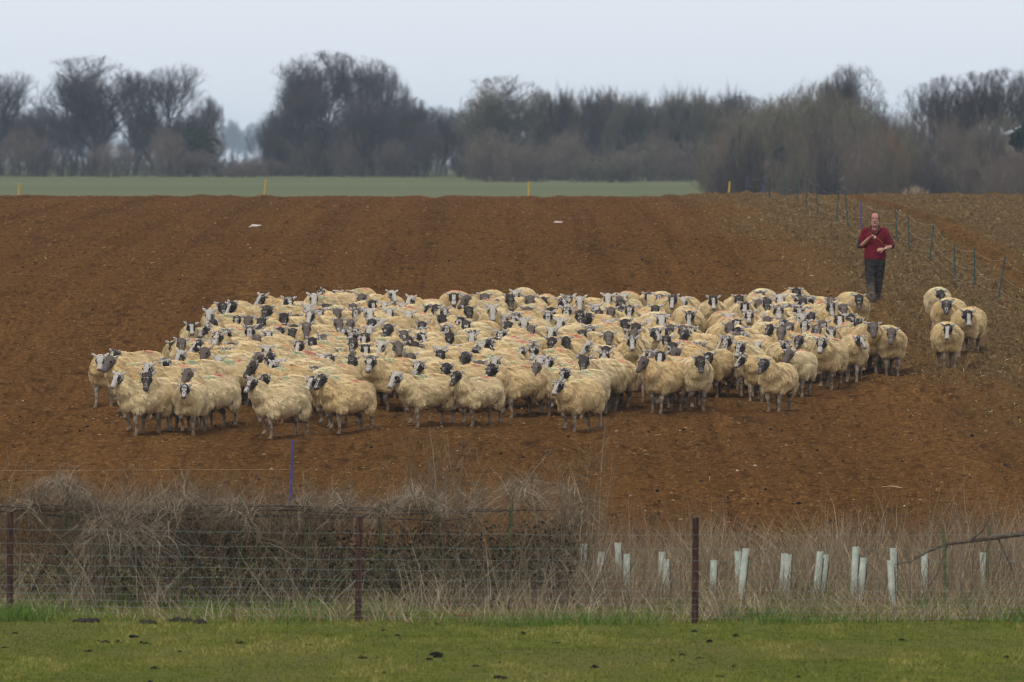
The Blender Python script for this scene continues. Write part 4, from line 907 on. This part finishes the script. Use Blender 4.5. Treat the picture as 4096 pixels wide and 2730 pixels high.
VAR = []; i = 0
for yaw in (-52, -34, -17, 0, 17, 34, 52):
    for k in range(3):
        rv = random.Random(i+40); g_ = [GA, GB, GC, GD][(i*3+k) % 4]; p_ = R(rv.uniform(40, 60)); u_ = (-.05, .0, .06)[k]+rv.uniform(-.015, .015); fw_ = rv.uniform(-.02, .05)-u_*.4
        yw_ = R(yaw+rv.uniform(-5, 5)); VAR.append((yw_, sheep_meshes(i, yw_, p_, u_, fw_, g_), .875+u_-.117*math.sin(p_), .625+fw_+.117*math.cos(p_))); i += 1
TY = {'D': (.84, .15, .12), 'B': (.74, .60, .05), 'W': (.24, .20, .1), 'M': (.54, .20, .05), 'G': (.86, .05, 1.0)}
FN = {'D': 'dark-faced', 'B': 'stripe-faced', 'W': 'white-faced', 'M': 'mottle-faced', 'G': 'grey-faced'}
# crop lists: (x, y, face, heading or None, head direction or None); heading 0 faces the camera, + turns to picture left; l = only the poll shows
C1 = """205 850 G 62 35|120 835 W 40 20|255 1010 W 62 48|560 1030 D 40 18|1005 1030 B 42 32|1560 1050 M 70 48|930 1110 M 15 0|580 880 W 65 40 l|715 830 M 75 60 l|940 945 G 60 40 l|830 720 D 35 0|930 770 W 60 40 l|895 640 G 50 10 l|1000 515 B 50 5|1100 740 G 60 20 l|1190 380 W 50 20 l|1285 310 D 45 0|1190 450 D 45 20 l|1430 460 M 45 15|1525 410 G 50 10 l|1240 600 M 45 20|1330 555 M 50 20 l|1210 670 W 55 10 l|1270 745 M 50 20 l|1385 700 D 42 20|1600 650 G 45 0|1700 690 W 50 10 l|1620 790 G 55 30 l|1740 790 D 60 50 l|1150 870 G 60 30 l|1270 820 W 55 20 l|1570 900 D 65 60|1690 985 D 55 40 l|1780 880 W 65 55|1725 350 D 30 10|1550 520 M 40 10 l|1640 520 D 40 10 l|1710 480 D 35 0|1740 550 M 40 0 l"""
C2 = """130 265 M 35 0|365 240 W 25 0|545 190 D 10 0|690 205 G 35 0|115 340 D 30 0|335 310 W 20 0 l|490 300 D 20 0 l|550 345 G 30 0 l|220 410 D 35 10 l|65 420 D 30 0 l|310 380 M 30 0 l|435 385 M 20 0|550 400 B 15 0|390 460 D 30 0|625 485 G 15 0|690 430 G 30 20 l|790 385 M 40 20|910 450 D 35 20 l|1005 470 W 45 20 l|745 290 G 30 10 l|820 330 D 35 0 l|900 345 W 40 0 l|1010 290 W 50 30 l|1095 370 W 10 -5|1285 310 W 20 0 l|1285 390 W 30 0 l|1475 350 B 15 0|1550 305 D 25 0 l|1635 375 M 15 0|1725 225 B 5 0|40 550 D 35 25|660 560 M 40 25|765 565 M 35 10|300 540 G 30 0|200 530 D 35 0|350 640 D 45 0 l|480 670 D 45 15|560 725 G 40 0 l|225 700 B 40 15|745 650 D 50 10 l|860 630 B 45 15|895 735 B 20 0|985 690 W 55 30|905 545 W 50 20 l|1075 555 D 50 30|1225 590 G 50 20|1280 655 D 55 35|1370 675 D 55 40 l|1445 500 D 20 0|1620 540 M 15 0|1200 705 G 45 0 l|1690 640 D 45 10|1680 710 M 50 10 l|1570 755 D 50 10 l|1830 805 D 55 35 l|430 810 W 45 20|500 830 M 45 20|735 860 D 52 30|910 815 M 60 20 l|1300 800 G 55 30 l|1285 900 M 45 10|1360 905 M 50 30|1640 920 D 45 40|1740 990 D 58 35|1130 1008 W 72 62|430 1010 D 60 38|350 1025 M 55 35|290 960 M 40 20|40 850 W 65 50 l|370 900 G 50 30 l"""
C3 = """95 390 D 20 0|160 450 M 40 20|60 260 G 10 0|205 245 G 20 -5|330 270 G 20 0 l|410 295 G 30 20|480 240 D 10 0|510 190 W 15 0|630 255 G 10 0|785 255 D 10 0 l|940 250 M 15 0|1050 240 M 10 0|1130 235 W 30 0 l|855 335 D 20 0 l|1000 350 M 15 0|1125 385 D 5 0|625 370 G 15 0|315 320 W 20 0 l|360 390 W 40 20 l|820 400 M 30 10|930 435 W 35 30 l|1070 505 B 5 0|1350 395 D 10 0|1410 235 W 5 0|1490 280 D 0 -5|1405 335 G 10 0 l|1320 310 W 20 0 l|1210 300 W 25 20 l|1540 215 W 10 0 l|1595 350 M 10 0|1860 335 D 5 0|1800 220 B 5 0|1900 250 M 0 0|430 530 D 58 30|620 510 G 35 0 l|610 445 W 30 10 l|860 530 W 40 20 l|1150 555 D 30 0 l|1225 530 M 35 0 l|1430 470 W 20 0 l|1545 455 D 10 0 l|1700 505 D 20 5|1895 570 M 10 5|1415 610 G 8 0|1640 560 G 5 0 l|1635 660 M 3 0|70 640 W 45 10|850 660 D 48 20|570 760 M 65 50|670 715 M 55 20 l|1380 720 D 10 0 l|1370 770 M 20 0 l|810 840 M 40 20|730 810 W 50 20 l|1150 830 D 50 15 l|1265 850 D 52 15|260 930 D 58 50|170 880 G 40 10 l|300 825 W 60 25 l|40 805 D 60 40 l|690 900 G 45 30|960 960 M 52 40|905 1060 M 45 35|1730 850 G 42 50|1810 755 M 20 0 l|1900 790 B 15 0"""
C4 = """225 250 B -20 0|640 260 B 5 0|900 235 D 0 0 l|960 340 B -5 0|1115 215 M 10 5|1100 270 G 0 0 l|1190 275 D 10 0 l|1480 195 D 0 0|1335 270 W 5 0|1555 295 D 0 0|1420 340 G 0 0|1245 345 M 0 0|1565 360 M 5 0|1030 410 M 10 10|1180 480 G 0 0|1240 415 W 10 0 l|1650 430 D 5 0|1730 490 G 10 0 l|1530 425 W 0 0 l|410 370 G -10 0 l|400 440 B -5 0|805 450 W -10 0|140 450 W 5 0 l|160 510 G 10 0 l|85 600 M 15 10|190 590 D 20 5|320 550 G 5 0|410 580 M -20 0|195 640 D 20 0 l|190 695 D 15 0 l|810 550 G -15 0|890 600 G 0 0 l|1320 550 G 20 10 l|1445 540 G 5 0|1565 520 M 10 0|1705 560 G 5 0|1725 660 M 20 15 l|1485 660 D 28 25|760 690 M 25 20|1075 720 W 8 0|500 740 M 0 0|505 890 D -6 0|115 820 B 5 0|240 800 G 25 35|1140 920 D 28 45"""
C5 = """485 860 D -22 0|250 850 G -15 0 l|260 900 M -5 0|330 940 G -10 0|320 1030 B 0 0|415 990 D -25 10 l|490 1045 D -15 5 l|600 1065 G -10 5 l|395 1085 M -12 0|245 1130 M -5 0|640 1110 M -5 0 l|705 1125 G -6 0|1150 845 D 5 -5|1190 895 D 8 0|1365 1020 B 15 0|1205 1130 B -8 0"""
flock = []
for txt, ox_, oy_, s_ in ((C1, 350, 1100, .4145), (C2, 1100, 1100, .4145), (C3, 1850, 1100, .4145), (C4, 2600, 1100, .3955), (C5, 3200, 780, .491)):
    for it in txt.split('|'):
        q = it.split(); px = ox_+float(q[0])*s_; py = oy_+float(q[1])*s_
        if any(math.hypot(px-f['px'], py-f['py']) < 16 for f in flock): continue
        flock.append(dict(px=px, py=py, ty=q[2], a=float(q[3])+random.uniform(-5, 5), h=float(q[4])+random.uniform(-6, 6), low=len(q) > 5))
for f in flock:
    f['a'] *= .64 if f['a'] > 0 else .8; f['h'] *= .85
    th = R(-f['a']); f['th'] = th; rel = max(-60, min(60, -(f['h']-f['a'])))        # head yaw relative to the body
    f['v'] = min(range(len(VAR)), key=lambda j: abs(math.degrees(VAR[j][0])-rel)+random.uniform(0, 16))
    yw, _, hh_, fd_ = VAR[f['v']]; f['s'] = random.uniform(.92, 1.07)
    X0, D0 = at_px(f['px'], f['py'] + (13 if f['low'] else 2), hh_*f['s']); f['w'] = .35 if f['py'] > 1470 else 1.0
    hd = PIV + yawm(yw) @ (Vector((0, -fd_, 0))-PIV); hd = yawm(th) @ hd
    f['x'] = X0-hd.x*f['s']; f['d'] = D0-hd.y*f['s']; f['x0'], f['d0'] = f['x'], f['d']
# let them stand beside, not inside, one another: nudge, mostly up or down the slope
def circ(f):
    ux, uy = math.sin(f['th']), -math.cos(f['th'])
    return [(f['x']+ux*t, f['d']+uy*t, r_) for t, r_ in ((-.32, .215), (-.05, .225), (.22, .215), (.55, .11))]
for itn in range(140):
    for i in range(len(flock)):
        a = flock[i]
        for j in range(i+1, len(flock)):
            b = flock[j]
            if abs(a['x']-b['x']) > 1.6 or abs(a['d']-b['d']) > 1.6: continue
            best = 0; vec = None
            for p in circ(a):
                for q in circ(b):
                    dx, dy = q[0]-p[0], q[1]-p[1]; L = math.hypot(dx, dy)+1e-6; pen = p[2]+q[2]-L
                    if pen > best: best = pen; vec = (dx/L, dy/L)
            if best > .03:
                wx_ = .22 if abs(vec[1]) > .25 else .6
                for s, f in ((-1, a), (1, b)): f['x'] += s*f['w']*vec[0]*best*.30*wx_; f['d'] += f['w']*s*(vec[1] if abs(vec[1]) > .25 else math.copysign(.35, vec[1] or 1))*best*.42
    for f in flock:
        f['x'] += (f['x0']-f['x'])*.14; f['d'] += (f['d0']-f['d'])*.03; fr = .25 if f['py'] > 1440 else .9
        f['x'] = min(max(f['x'], f['x0']-.22), f['x0']+.22); f['d'] = min(max(f['d'], f['d0']-fr), f['d0']+1.7)
# fill the remaining hollows inside the flock
added = 0; rf = random.Random(9)
for tr in range(6000):
    if added >= 66: break
    D0 = rf.uniform(144.5, 162); X0 = rf.uniform(-8, 6.0); near_ = [g for g in flock if abs(g['x']-X0) < 2.6 and abs(g['d']-D0) < 4.5 and g['px'] < 3650]
    if not (any(g['x'] < X0-.35 and abs(g['d']-D0) < 2 for g in near_) and any(g['x'] > X0+.35 and abs(g['d']-D0) < 2 for g in near_) and any(g['d'] < D0-.9 and abs(g['x']-X0) < .8 for g in near_) and any(g['d'] > D0+.9 and abs(g['x']-X0) < .8 for g in near_)): continue
    av = sum(g['a'] for g in near_)/len(near_); f = dict(x=X0, d=D0, a=av+rf.uniform(-8, 8), s=rf.uniform(.92, 1.03), v=rf.randrange(len(VAR)), ty=rf.choice('DDMMGBW')); f['th'] = R(-f['a'])
    pen = max((p[2]+q[2]-math.hypot(p[0]-q[0], p[1]-q[1]) for g in near_ for p in circ(f) for q in circ(g)), default=0)
    if pen > .06: continue
    f['px'] = 2048+X0/D0*FPX; f['py'] = YH-(float(gz(D0))+.8-CAM_Z)/D0*FPX; flock.append(f); added += 1
GROUPF = 'flock of sheep on the ploughed field'
SPECIAL = {(350+205*.4145, 1100+850*.4145): 'grey-brown faced sheep leading at the outer tip of the flock, body side-on'}
for f in flock:
    body, fl = VAR[f['v']][1]; X0, D0 = f['x'], f['d']
    o = link('sheep', body); c = link('fleece', fl, o)
    e = .35; zc = float(gz(D0)); sl = (float(gz(D0+e))-float(gz(D0-e)))/(2*e)
    nrm = Vector((0, -sl, 1)).normalized(); q = Vector((0, 0, 1)).rotation_difference(nrm)
    o.rotation_mode = 'QUATERNION'; o.rotation_quaternion = q @ Matrix.Rotation(f['th'], 3, 'Z').to_quaternion()
    o.scale = (f['s']*random.uniform(1.02, 1.20), f['s']*random.uniform(.95, 1.04), f['s'])
    o.location = (X0, D0, (zc+ground(X0, D0))/2-.012)
    dk, bl, gr = TY[f['ty']]; sd = random.uniform(0, 50)
    o['dark'] = dk+random.uniform(-.06, .06); o['blaze'] = bl*random.uniform(.7, 1.1); o['grey'] = min(1, max(0, gr+random.uniform(-.1, .15))); o['seed'] = sd
    mk = random.random(); mr_ = 1 if mk < .50 else 0; mg_ = 1 if (mk < .28 or .50 < mk < .70) else 0; hu = random.choice((0, 0, .2, .8, 1))
    c['tone'] = random.random(); c['seed'] = sd; c['mark_red'] = mr_*random.uniform(.55, .95); c['mark_green'] = mg_*random.uniform(.5, .85); c['mark_hue'] = hu
    pm = [('orange' if hu > .5 else 'red') if mr_ else '', 'green' if mg_ else '']; pm = ' and '.join(p for p in pm if p)
    f['face'] = FN[f['ty']]; f['pm'] = pm; f['o'] = o
# labels: say which sheep it is by its look, the way it stands and what it stands beside
def facing(a): return 'side-on' if a > 36 else ('slanting' if a > 17 else ('head-on' if a > -9 else 'angled inward'))
front = sorted([f for f in flock if f['d'] < 146.5 and f['x'] < 6.5], key=lambda f: f['x'])
for f in flock:
    X0, D0 = f['x'], f['d']; nb = sorted((g for g in flock if g is not f), key=lambda g: math.hypot(g['x']-X0, (g['d']-D0)*.7))[0]
    edge = sum(1 for g in flock if g is not f and abs(g['x']-X0) < .7 and 0.2 < D0-g['d'] < 5)
    back = sum(1 for g in flock if g is not f and abs(g['x']-X0) < .7 and 0.2 < g['d']-D0 < 5)
    if f['px'] > 3680: where = 'of four set apart'
    elif edge == 0: where = 'front rank'
    elif back == 0: where = 'rear of flock'
    else: where = 'mid-flock'
    lab = f"{f['face']} sheep" + (f", {f['pm']} back mark" if f['pm'] else ', unmarked back') + f", {facing(f['a'])}, {where} by a {nb['face']} one"
    tag(f['o'], lab, 'sheep', GROUPF)
random.seed(505); rng = np.random.default_rng(505)
# ------------------------------------------------------------------ the shepherd
m = NM('skin', 0.6, 0.3); co = m.objco(); X, Y, Z = m.xyz(co)
c = m.mix(m.ramp(m.noise(18, co, 3), .35, .65), (0.34, 0.160, 0.115), (0.45, 0.235, 0.170))
c = m.mix(m.math('MULTIPLY', m.ramp(m.noise(9, co, 2), .4, .6), m.ramp(Z, 1.60, 1.66, 0, .5)), c, (0.46, 0.16, 0.13))
M_MAN = m.col(c)
m = NM('red_fleece_cloth', 0.95, 0.05); co = m.objco(); X, Y, Z = m.xyz(co)
m.bump(m.noise(60, co, 3), .4, .01)
M_RED = m.col(m.mix(m.ramp(m.math('ADD', m.noise(7, co, 4), m.math('MULTIPLY', m.noise(45, co, 2), .4)), .5, .9), (0.105, 0.008, 0.016), (0.175, 0.013, 0.024)))
M_CHAR = plain('charcoal_cloth', (0.040, 0.036, 0.034), .95, .3, 40)
M_SHIRT = plain('dark_shirt', (0.045, 0.048, 0.050), .9, .4, 50)
m = NM('work_trousers', 0.95, 0.05); co = m.objco(); X, Y, Z = m.xyz(co)
fold = m.noise(12, m.vmath('MULTIPLY', m.vmath('ADD', co, m.comb(0.0, 0.0, m.math('MULTIPLY', X, 0.8))), (1, 1, 1.0)), 4)
c = m.mix(m.ramp(fold, .35, .65), (0.019, 0.018, 0.017), (0.040, 0.037, 0.033))
c = m.mix(m.math('MULTIPLY', m.ramp(Z, .62, .16), m.ramp(m.noise(6, co, 3), .30, .55)), c, (0.120, 0.096, 0.070))
m.bump(fold, .6, .03); M_TRO = m.col(c)
M_BOOT = plain('muddy_boot', (0.055, 0.036, 0.024), .9, .4, 30)
M_HAIR = plain('grey_hair', (0.055, 0.045, 0.040), .9, .3, 60)
M_DARK = plain('mouth_dark', (0.035, 0.010, 0.010), .6, .1)
M_EYE = plain('eye_dark', (0.045, 0.030, 0.026), .4, .2)  # eyes in a plain dark brown

PX, PD = at_px(3500, 1213)
man = None
mb = MB()
def ez(c, hw, hd, n=16): return mb.ering(c, (1, 0, 0), (0, 1, 0), hw, hd, n)
mb.rings([ez((0, 0, z), a, b) for z, a, b in ((.80, .12, .085), (.9, .145, .095), (1.1, .15, .095), (1.3, .165, .10), (1.42, .17, .085), (1.47, .10, .065))])
mb.tube([(0, .012, 1.40), (0, .010, 1.50), (0, .0, 1.60)], [.075, .062, .062], 14)
HD = [(1.548, -.060, .022, .020), (1.556, -.055, .040, .040), (1.575, -.042, .055, .062), (1.60, -.026, .064, .080), (1.64, -.014, .071, .092), (1.69, -.008, .075, .099), (1.735, -.004, .0765, .100), (1.77, .0, .070, .092), (1.795, .004, .054, .070), (1.81, .005, .030, .038), (1.816, .005, .010, .012)]
mb.rings([ez((0, y, z), a*1.07, b, 20) for z, y, a, b in HD])
mb.tube([(0, -.100, 1.712), (0, -.112, 1.685), (0, -.124, 1.662), (0, -.112, 1.652)], [.009, .012, .017, .012], 10)
for sx in (-1, 1):
    mb.ellipsoid((.014*sx, -.110, 1.656), (.009, .011, .008))
    mb.ellipsoid((.080*sx, .012, 1.680), (.011, .022, .033), Matrix.Rotation(.25*sx, 3, 'Z'))
    mb.tube([(.014*sx, -.105, 1.718), (.036*sx, -.100, 1.722), (.056*sx, -.080, 1.716)], [.008, .010, .008], 8)
    mb.ellipsoid((.040*sx, -.080, 1.665), (.024, .020, .020))
mb.tube([(-.024, -.100, 1.622), (0, -.109, 1.628), (.024, -.100, 1.622)], [.006, .008, .006], 8)
mb.tube([(-.022, -.097, 1.590), (0, -.106, 1.585), (.022, -.097, 1.590)], [.006, .009, .006], 8)
mb.ellipsoid((0, -.092, 1.566), (.026, .018, .016))
ARM = {'r': [(-.19, .01, 1.43), (-.285, .035, 1.15), (-.235, -.06, 1.19), (-.105, -.235, 1.325)], 'l': [(.19, .01, 1.43), (.325, .045, 1.165), (.285, -.06, 1.13), (.175, -.205, 1.095)]}
for k, p in ARM.items(): mb.tube([p[0], Vector(p[0]).lerp(Vector(p[1]), .5), p[1], p[2], Vector(p[2]).lerp(Vector(p[3]), .55), p[3]], [.058, .052, .044, .046, .038, .029], 12)
def hand(w, fwd, nrm, side, curl, thumb_curl=.5):
    """palm, four unequal bent fingers, and a thumb from the side of the palm"""
    w = Vector(w); fwd = Vector(fwd).normalized(); nrm = Vector(nrm); nrm = (nrm-fwd*nrm.dot(fwd)).normalized(); sd = fwd.cross(nrm)*side
    rings = []
    for t, hw, hh in ((-.015, .026, .022), (.02, .034, .019), (.055, .042, .016), (.088, .042, .014), (.098, .036, .009)):
        rings.append(mb.ering(w+fwd*t, sd, nrm, hw, hh, 14))
    mb.rings(rings)
    for i, (off, L) in enumerate(((.031, .072), (.0105, .080), (-.0105, .075), (-.030, .058))):
        p = w+fwd*.082+sd*off; d = fwd.copy(); pts = [p]; cu = curl[i]
        for seg in (.45, .32, .23):
            d = (d*math.cos(cu)+nrm*math.sin(cu)).normalized(); nn_ = nrm
            p = p+d*(L*seg); pts.append(p); fw2 = d; 
            perp = (nrm-d*nrm.dot(d)); perp = perp.normalized() if perp.length > .05 else -fwd
            d = (d*math.cos(cu)+perp*math.sin(cu)).normalized()
        mb.tube(pts, [.0095, .009, .008, .0065], 8)
    b = w+fwd*.028+sd*.030; t1 = b+(sd*.75+fwd*.55+nrm*.25).normalized()*.036; t2 = t1+(fwd*.85+sd*.15+nrm*thumb_curl).normalized()*.030; t3 = t2+(fwd*.8-sd*.25+nrm*thumb_curl).normalized()*.022
    mb.tube([b, t1, t2, t3], [.014, .011, .010, .0075], 8)
hr_w = ARM['r'][3]; hand(hr_w, (.70, -.30, .42), (.42, -.65, -.75), 1, (.42, .62, .75, .8), .7)
hl_w = ARM['l'][3]; hand(hl_w, (-.93, -.30, -.06), (-.15, .85, -.55), 1, (.25, .32, .38, .42), .2)
mb.tube([(-.085, 0, .86), (-.075, -.09, .47), (-.068, -.235, .14), (-.071, -.26, .085)], [.075, .055, .042, .030], 10)
mb.tube([(.085, 0, .86), (.07, .03, .47), (.053, .245, .24), (.054, .28, .18)], [.075, .055, .042, .030], 10)
me = remesh(mb, .0062, 2, .5, 'person'); me.materials.append(M_MAN)
man = link('person', me, None, (PX, PD, ground(PX, PD)-.01)); man.rotation_euler = (0, 0, R(-3))
tag(man, 'person in red half-zip fleece and muddy dark trousers striding behind the sheep', 'person')

mb = MB()                                   # jumper
mb.rings([ez((0, 0, z), a*.94, b, 22) for z, a, b in ((.872, .200, .135), (.885, .226, .150), (.92, .232, .155), (1.0, .226, .156), (1.1, .218, .155), (1.2, .216, .153), (1.3, .222, .146), (1.38, .224, .132), (1.44, .195, .115), (1.468, .140, .096), (1.478, .100, .072))])
for k, p in ARM.items():
    p = [Vector(q) for q in p]; mb.tube([p[0]+(p[0]-p[1]).normalized()*.075+Vector((-.035 if k == 'l' else .035, 0, -.012)), p[0]+(p[0]-p[1]).normalized()*.03, p[0].lerp(p[1], .35), p[0].lerp(p[1], .75), p[1]+Vector((0, .005, 0)), p[1].lerp(p[2], .55)], [.060, .080, .084, .078, .070, .066], 14)
me = remesh(mb, .013, 3, 1, 'jumper'); c = coords(me); nn = normals(me); c += nn*(.012*vn3(c*np.array([1, 1, .6]), .07, 2)+.005*vn3(c, .03, 4))[:, None]; set_coords(me, c); me.materials.append(M_RED)
jm = link('jumper', me, man)
mb = MB(); col_p = [(-.018, -.140, 1.375), (-.075, -.120, 1.455), (-.102, -.050, 1.510), (-.088, .045, 1.545), (0, .090, 1.555), (.088, .045, 1.545), (.102, -.050, 1.510), (.075, -.120, 1.455), (.018, -.140, 1.375)]
mb.tube([Vector(q)*1 for q in col_p], [.010, .026, .030, .030, .030, .030, .030, .026, .010], 10, .75); me = remesh(mb, .008, 2, 1, 'collar'); me.materials.append(M_RED); cl = link('collar', me, jm)
mb = MB(); mb.tube([Vector(q)+Vector((0, -.022, .012)) for q in col_p], [.007, .009, .009, .008, .008, .008, .009, .009, .007], 7); mb.build('zip_trim', M_CHAR, jm, smooth=True)
for k, sx in (('r', -1), ('l', 1)):
    p = [Vector(q)+Vector((.038*sx, -.004, .0)) for q in ARM[k]]; mb = MB(); mb.tube([p[0].lerp(p[1], .22), p[0].lerp(p[1], .55), p[0].lerp(p[1], .85), p[1].lerp(p[2], .15), p[1].lerp(p[2], .5)], [.030, .052, .050, .048, .046], 10); mb.build('sleeve_panel', M_CHAR, jm, smooth=True)
mb = MB(); mb.tube([(-.012, -.125, 1.385), (-.055, -.098, 1.45), (-.078, -.035, 1.50), (-.068, .04, 1.53), (0, .075, 1.54), (.068, .04, 1.53), (.078, -.035, 1.50), (.055, -.098, 1.45), (.012, -.125, 1.385)], [.010, .020, .022, .022, .022, .022, .022, .020, .010], 8); mb.build('shirt_collar', M_SHIRT, man, smooth=True)
mb = MB()                                   # trousers
mb.rings([ez((0, 0, z), a, b, 20) for z, a, b in ((.76, .14, .11), (.82, .198, .135), (.90, .205, .140), (.93, .200, .135))])
mb.tube([(-.10, 0, .84), (-.098, -.03, .68), (-.098, -.13, .48), (-.088, -.19, .30), (-.074, -.25, .14), (-.072, -.275, .065)], [.110, .104, .088, .080, .074, .070], 14)
mb.tube([(.10, 0, .84), (.092, .01, .68), (.078, .04, .48), (.066, .15, .31), (.056, .26, .20), (.054, .285, .145)], [.110, .102, .084, .076, .070, .066], 14)
me = remesh(mb, .013, 3, 1, 'trousers'); c = coords(me); nn = normals(me); c += nn*(.016*vn3(c*np.array([1, 1, 1.7]), .075, 3)+.006*vn3(c, .03, 9))[:, None]; set_coords(me, c); me.materials.append(M_TRO); link('trousers', me, man)
for pts in ([(-.072, -.245, .075), (-.074, -.305, .065), (-.080, -.375, .052), (-.086, -.445, .050)], [(.054, .305, .175), (.055, .265, .115), (.057, .195, .062), (.060, .145, .042)]):
    mb = MB(); mb.tube(pts, [.052, .056, .050, .036], 12); me = remesh(mb, .01, 2, 1, 'boot'); me.materials.append(M_BOOT); bt = link('boot', me, man)
    mb = MB(); mb.tube([Vector(q)+Vector((0, 0, -.030)) for q in pts], [.046, .050, .047, .034], 12, .35); mb.build('sole', M_DARK, bt)
mb = MB(); rings = []                        # thin hair at the sides and back
for z, y, a, b in ((1.655, .018, .074, .086), (1.69, .010, .0800, .0965), (1.73, .008, .0815, .0995), (1.765, .014, .0760, .090), (1.785, .020, .060, .072)):
    rings.append([(math.sin(t)*a*1.09, y+math.cos(t)*b*1.02, z) for t in np.linspace(-2.2, 2.2, 15)])
n_ = 15; V = [p for r_ in rings for p in r_]; F = [(i*n_+j, i*n_+j+1, (i+1)*n_+j+1, (i+1)*n_+j) for i in range(4) for j in range(n_-1)]; mb.add(V, F)
hr = mb.build('hair', M_HAIR, man, smooth=True); sm_ = hr.modifiers.new('thick', 'SOLIDIFY'); sm_.thickness = .016; sm_.offset = 0
mb = MB(); mb.ellipsoid((0, -.1015, 1.606), (.020, .008, .0125), None, 10, 7); mb.build('mouth', M_DARK, man, smooth=True)
for sx in (-1, 1):
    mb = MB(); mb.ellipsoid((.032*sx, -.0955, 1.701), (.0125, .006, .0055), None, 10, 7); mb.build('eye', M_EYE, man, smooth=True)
    mb = MB(); mb.tube([(.014*sx, -.1115, 1.722), (.034*sx, -.110, 1.7265), (.055*sx, -.091, 1.720)], [.003, .0042, .003], 6); mb.build('eyebrow', M_HAIR, man, smooth=True)
p, q = Vector(ARM['l'][2]), Vector(ARM['l'][3]); ax_ = (q-p).normalized(); c0 = p.lerp(q, .86)
wt = empty('watch'); wt.parent = man
mb = MB(); mb.tube([c0-ax_*.011, c0+ax_*.011], .0365, 16); mb.build('strap', M_CHAR, wt)
mb = MB(); dn = (Vector((.35, -.8, .3))-ax_*Vector((.35, -.8, .3)).dot(ax_)).normalized(); mb.tube([c0+dn*.033, c0+dn*.043], [.019, .018], 14); mb.build('dial', plain('steel', (.55, .56, .56), .35, .1, 10, .6), wt)
# what he holds: a thin bent cane and a small white scrap
W = man.matrix_basis; hp = Vector(hr_w)+Vector((.70, -.30, .42)).normalized()*.095+Vector((.42, -.65, -.75)).normalized()*.012
mb = MB(); mb.tube([hp+Vector((-.075, .0, .085)), hp, hp+Vector((.085, -.01, -.050)), hp+Vector((.165, 0, -.125)), hp+Vector((.215, .02, -.215))], [.004, .0045, .0042, .0038, .003], 6)
o = mb.build('cane', plain('yellow_cane', (0.36, 0.19, 0.055), .6, .2), None, man.location); o.rotation_euler = man.rotation_euler; tag(o, 'thin yellow-brown bent cane held in the raised hand', 'cane')
mb = MB(); cc = hp+Vector((.022, -.018, -.030)); mb.add([cc+Vector(v) for v in ((-.022, 0, .016), (.020, -.004, .020), (.012, -.006, -.004), (.016, 0, -.024), (-.010, .003, -.022), (-.016, -.008, -.006))], [(0, 1, 2, 5), (5, 2, 3, 4)])
o = mb.build('white_scrap', plain('white_plastic', (.72, .72, .75), .5, .05), None, man.location); o.rotation_euler = man.rotation_euler; s_ = o.modifiers.new('t', 'SOLIDIFY'); s_.thickness = .004
tag(o, 'small crumpled white scrap held below the raised fingers', 'scrap')
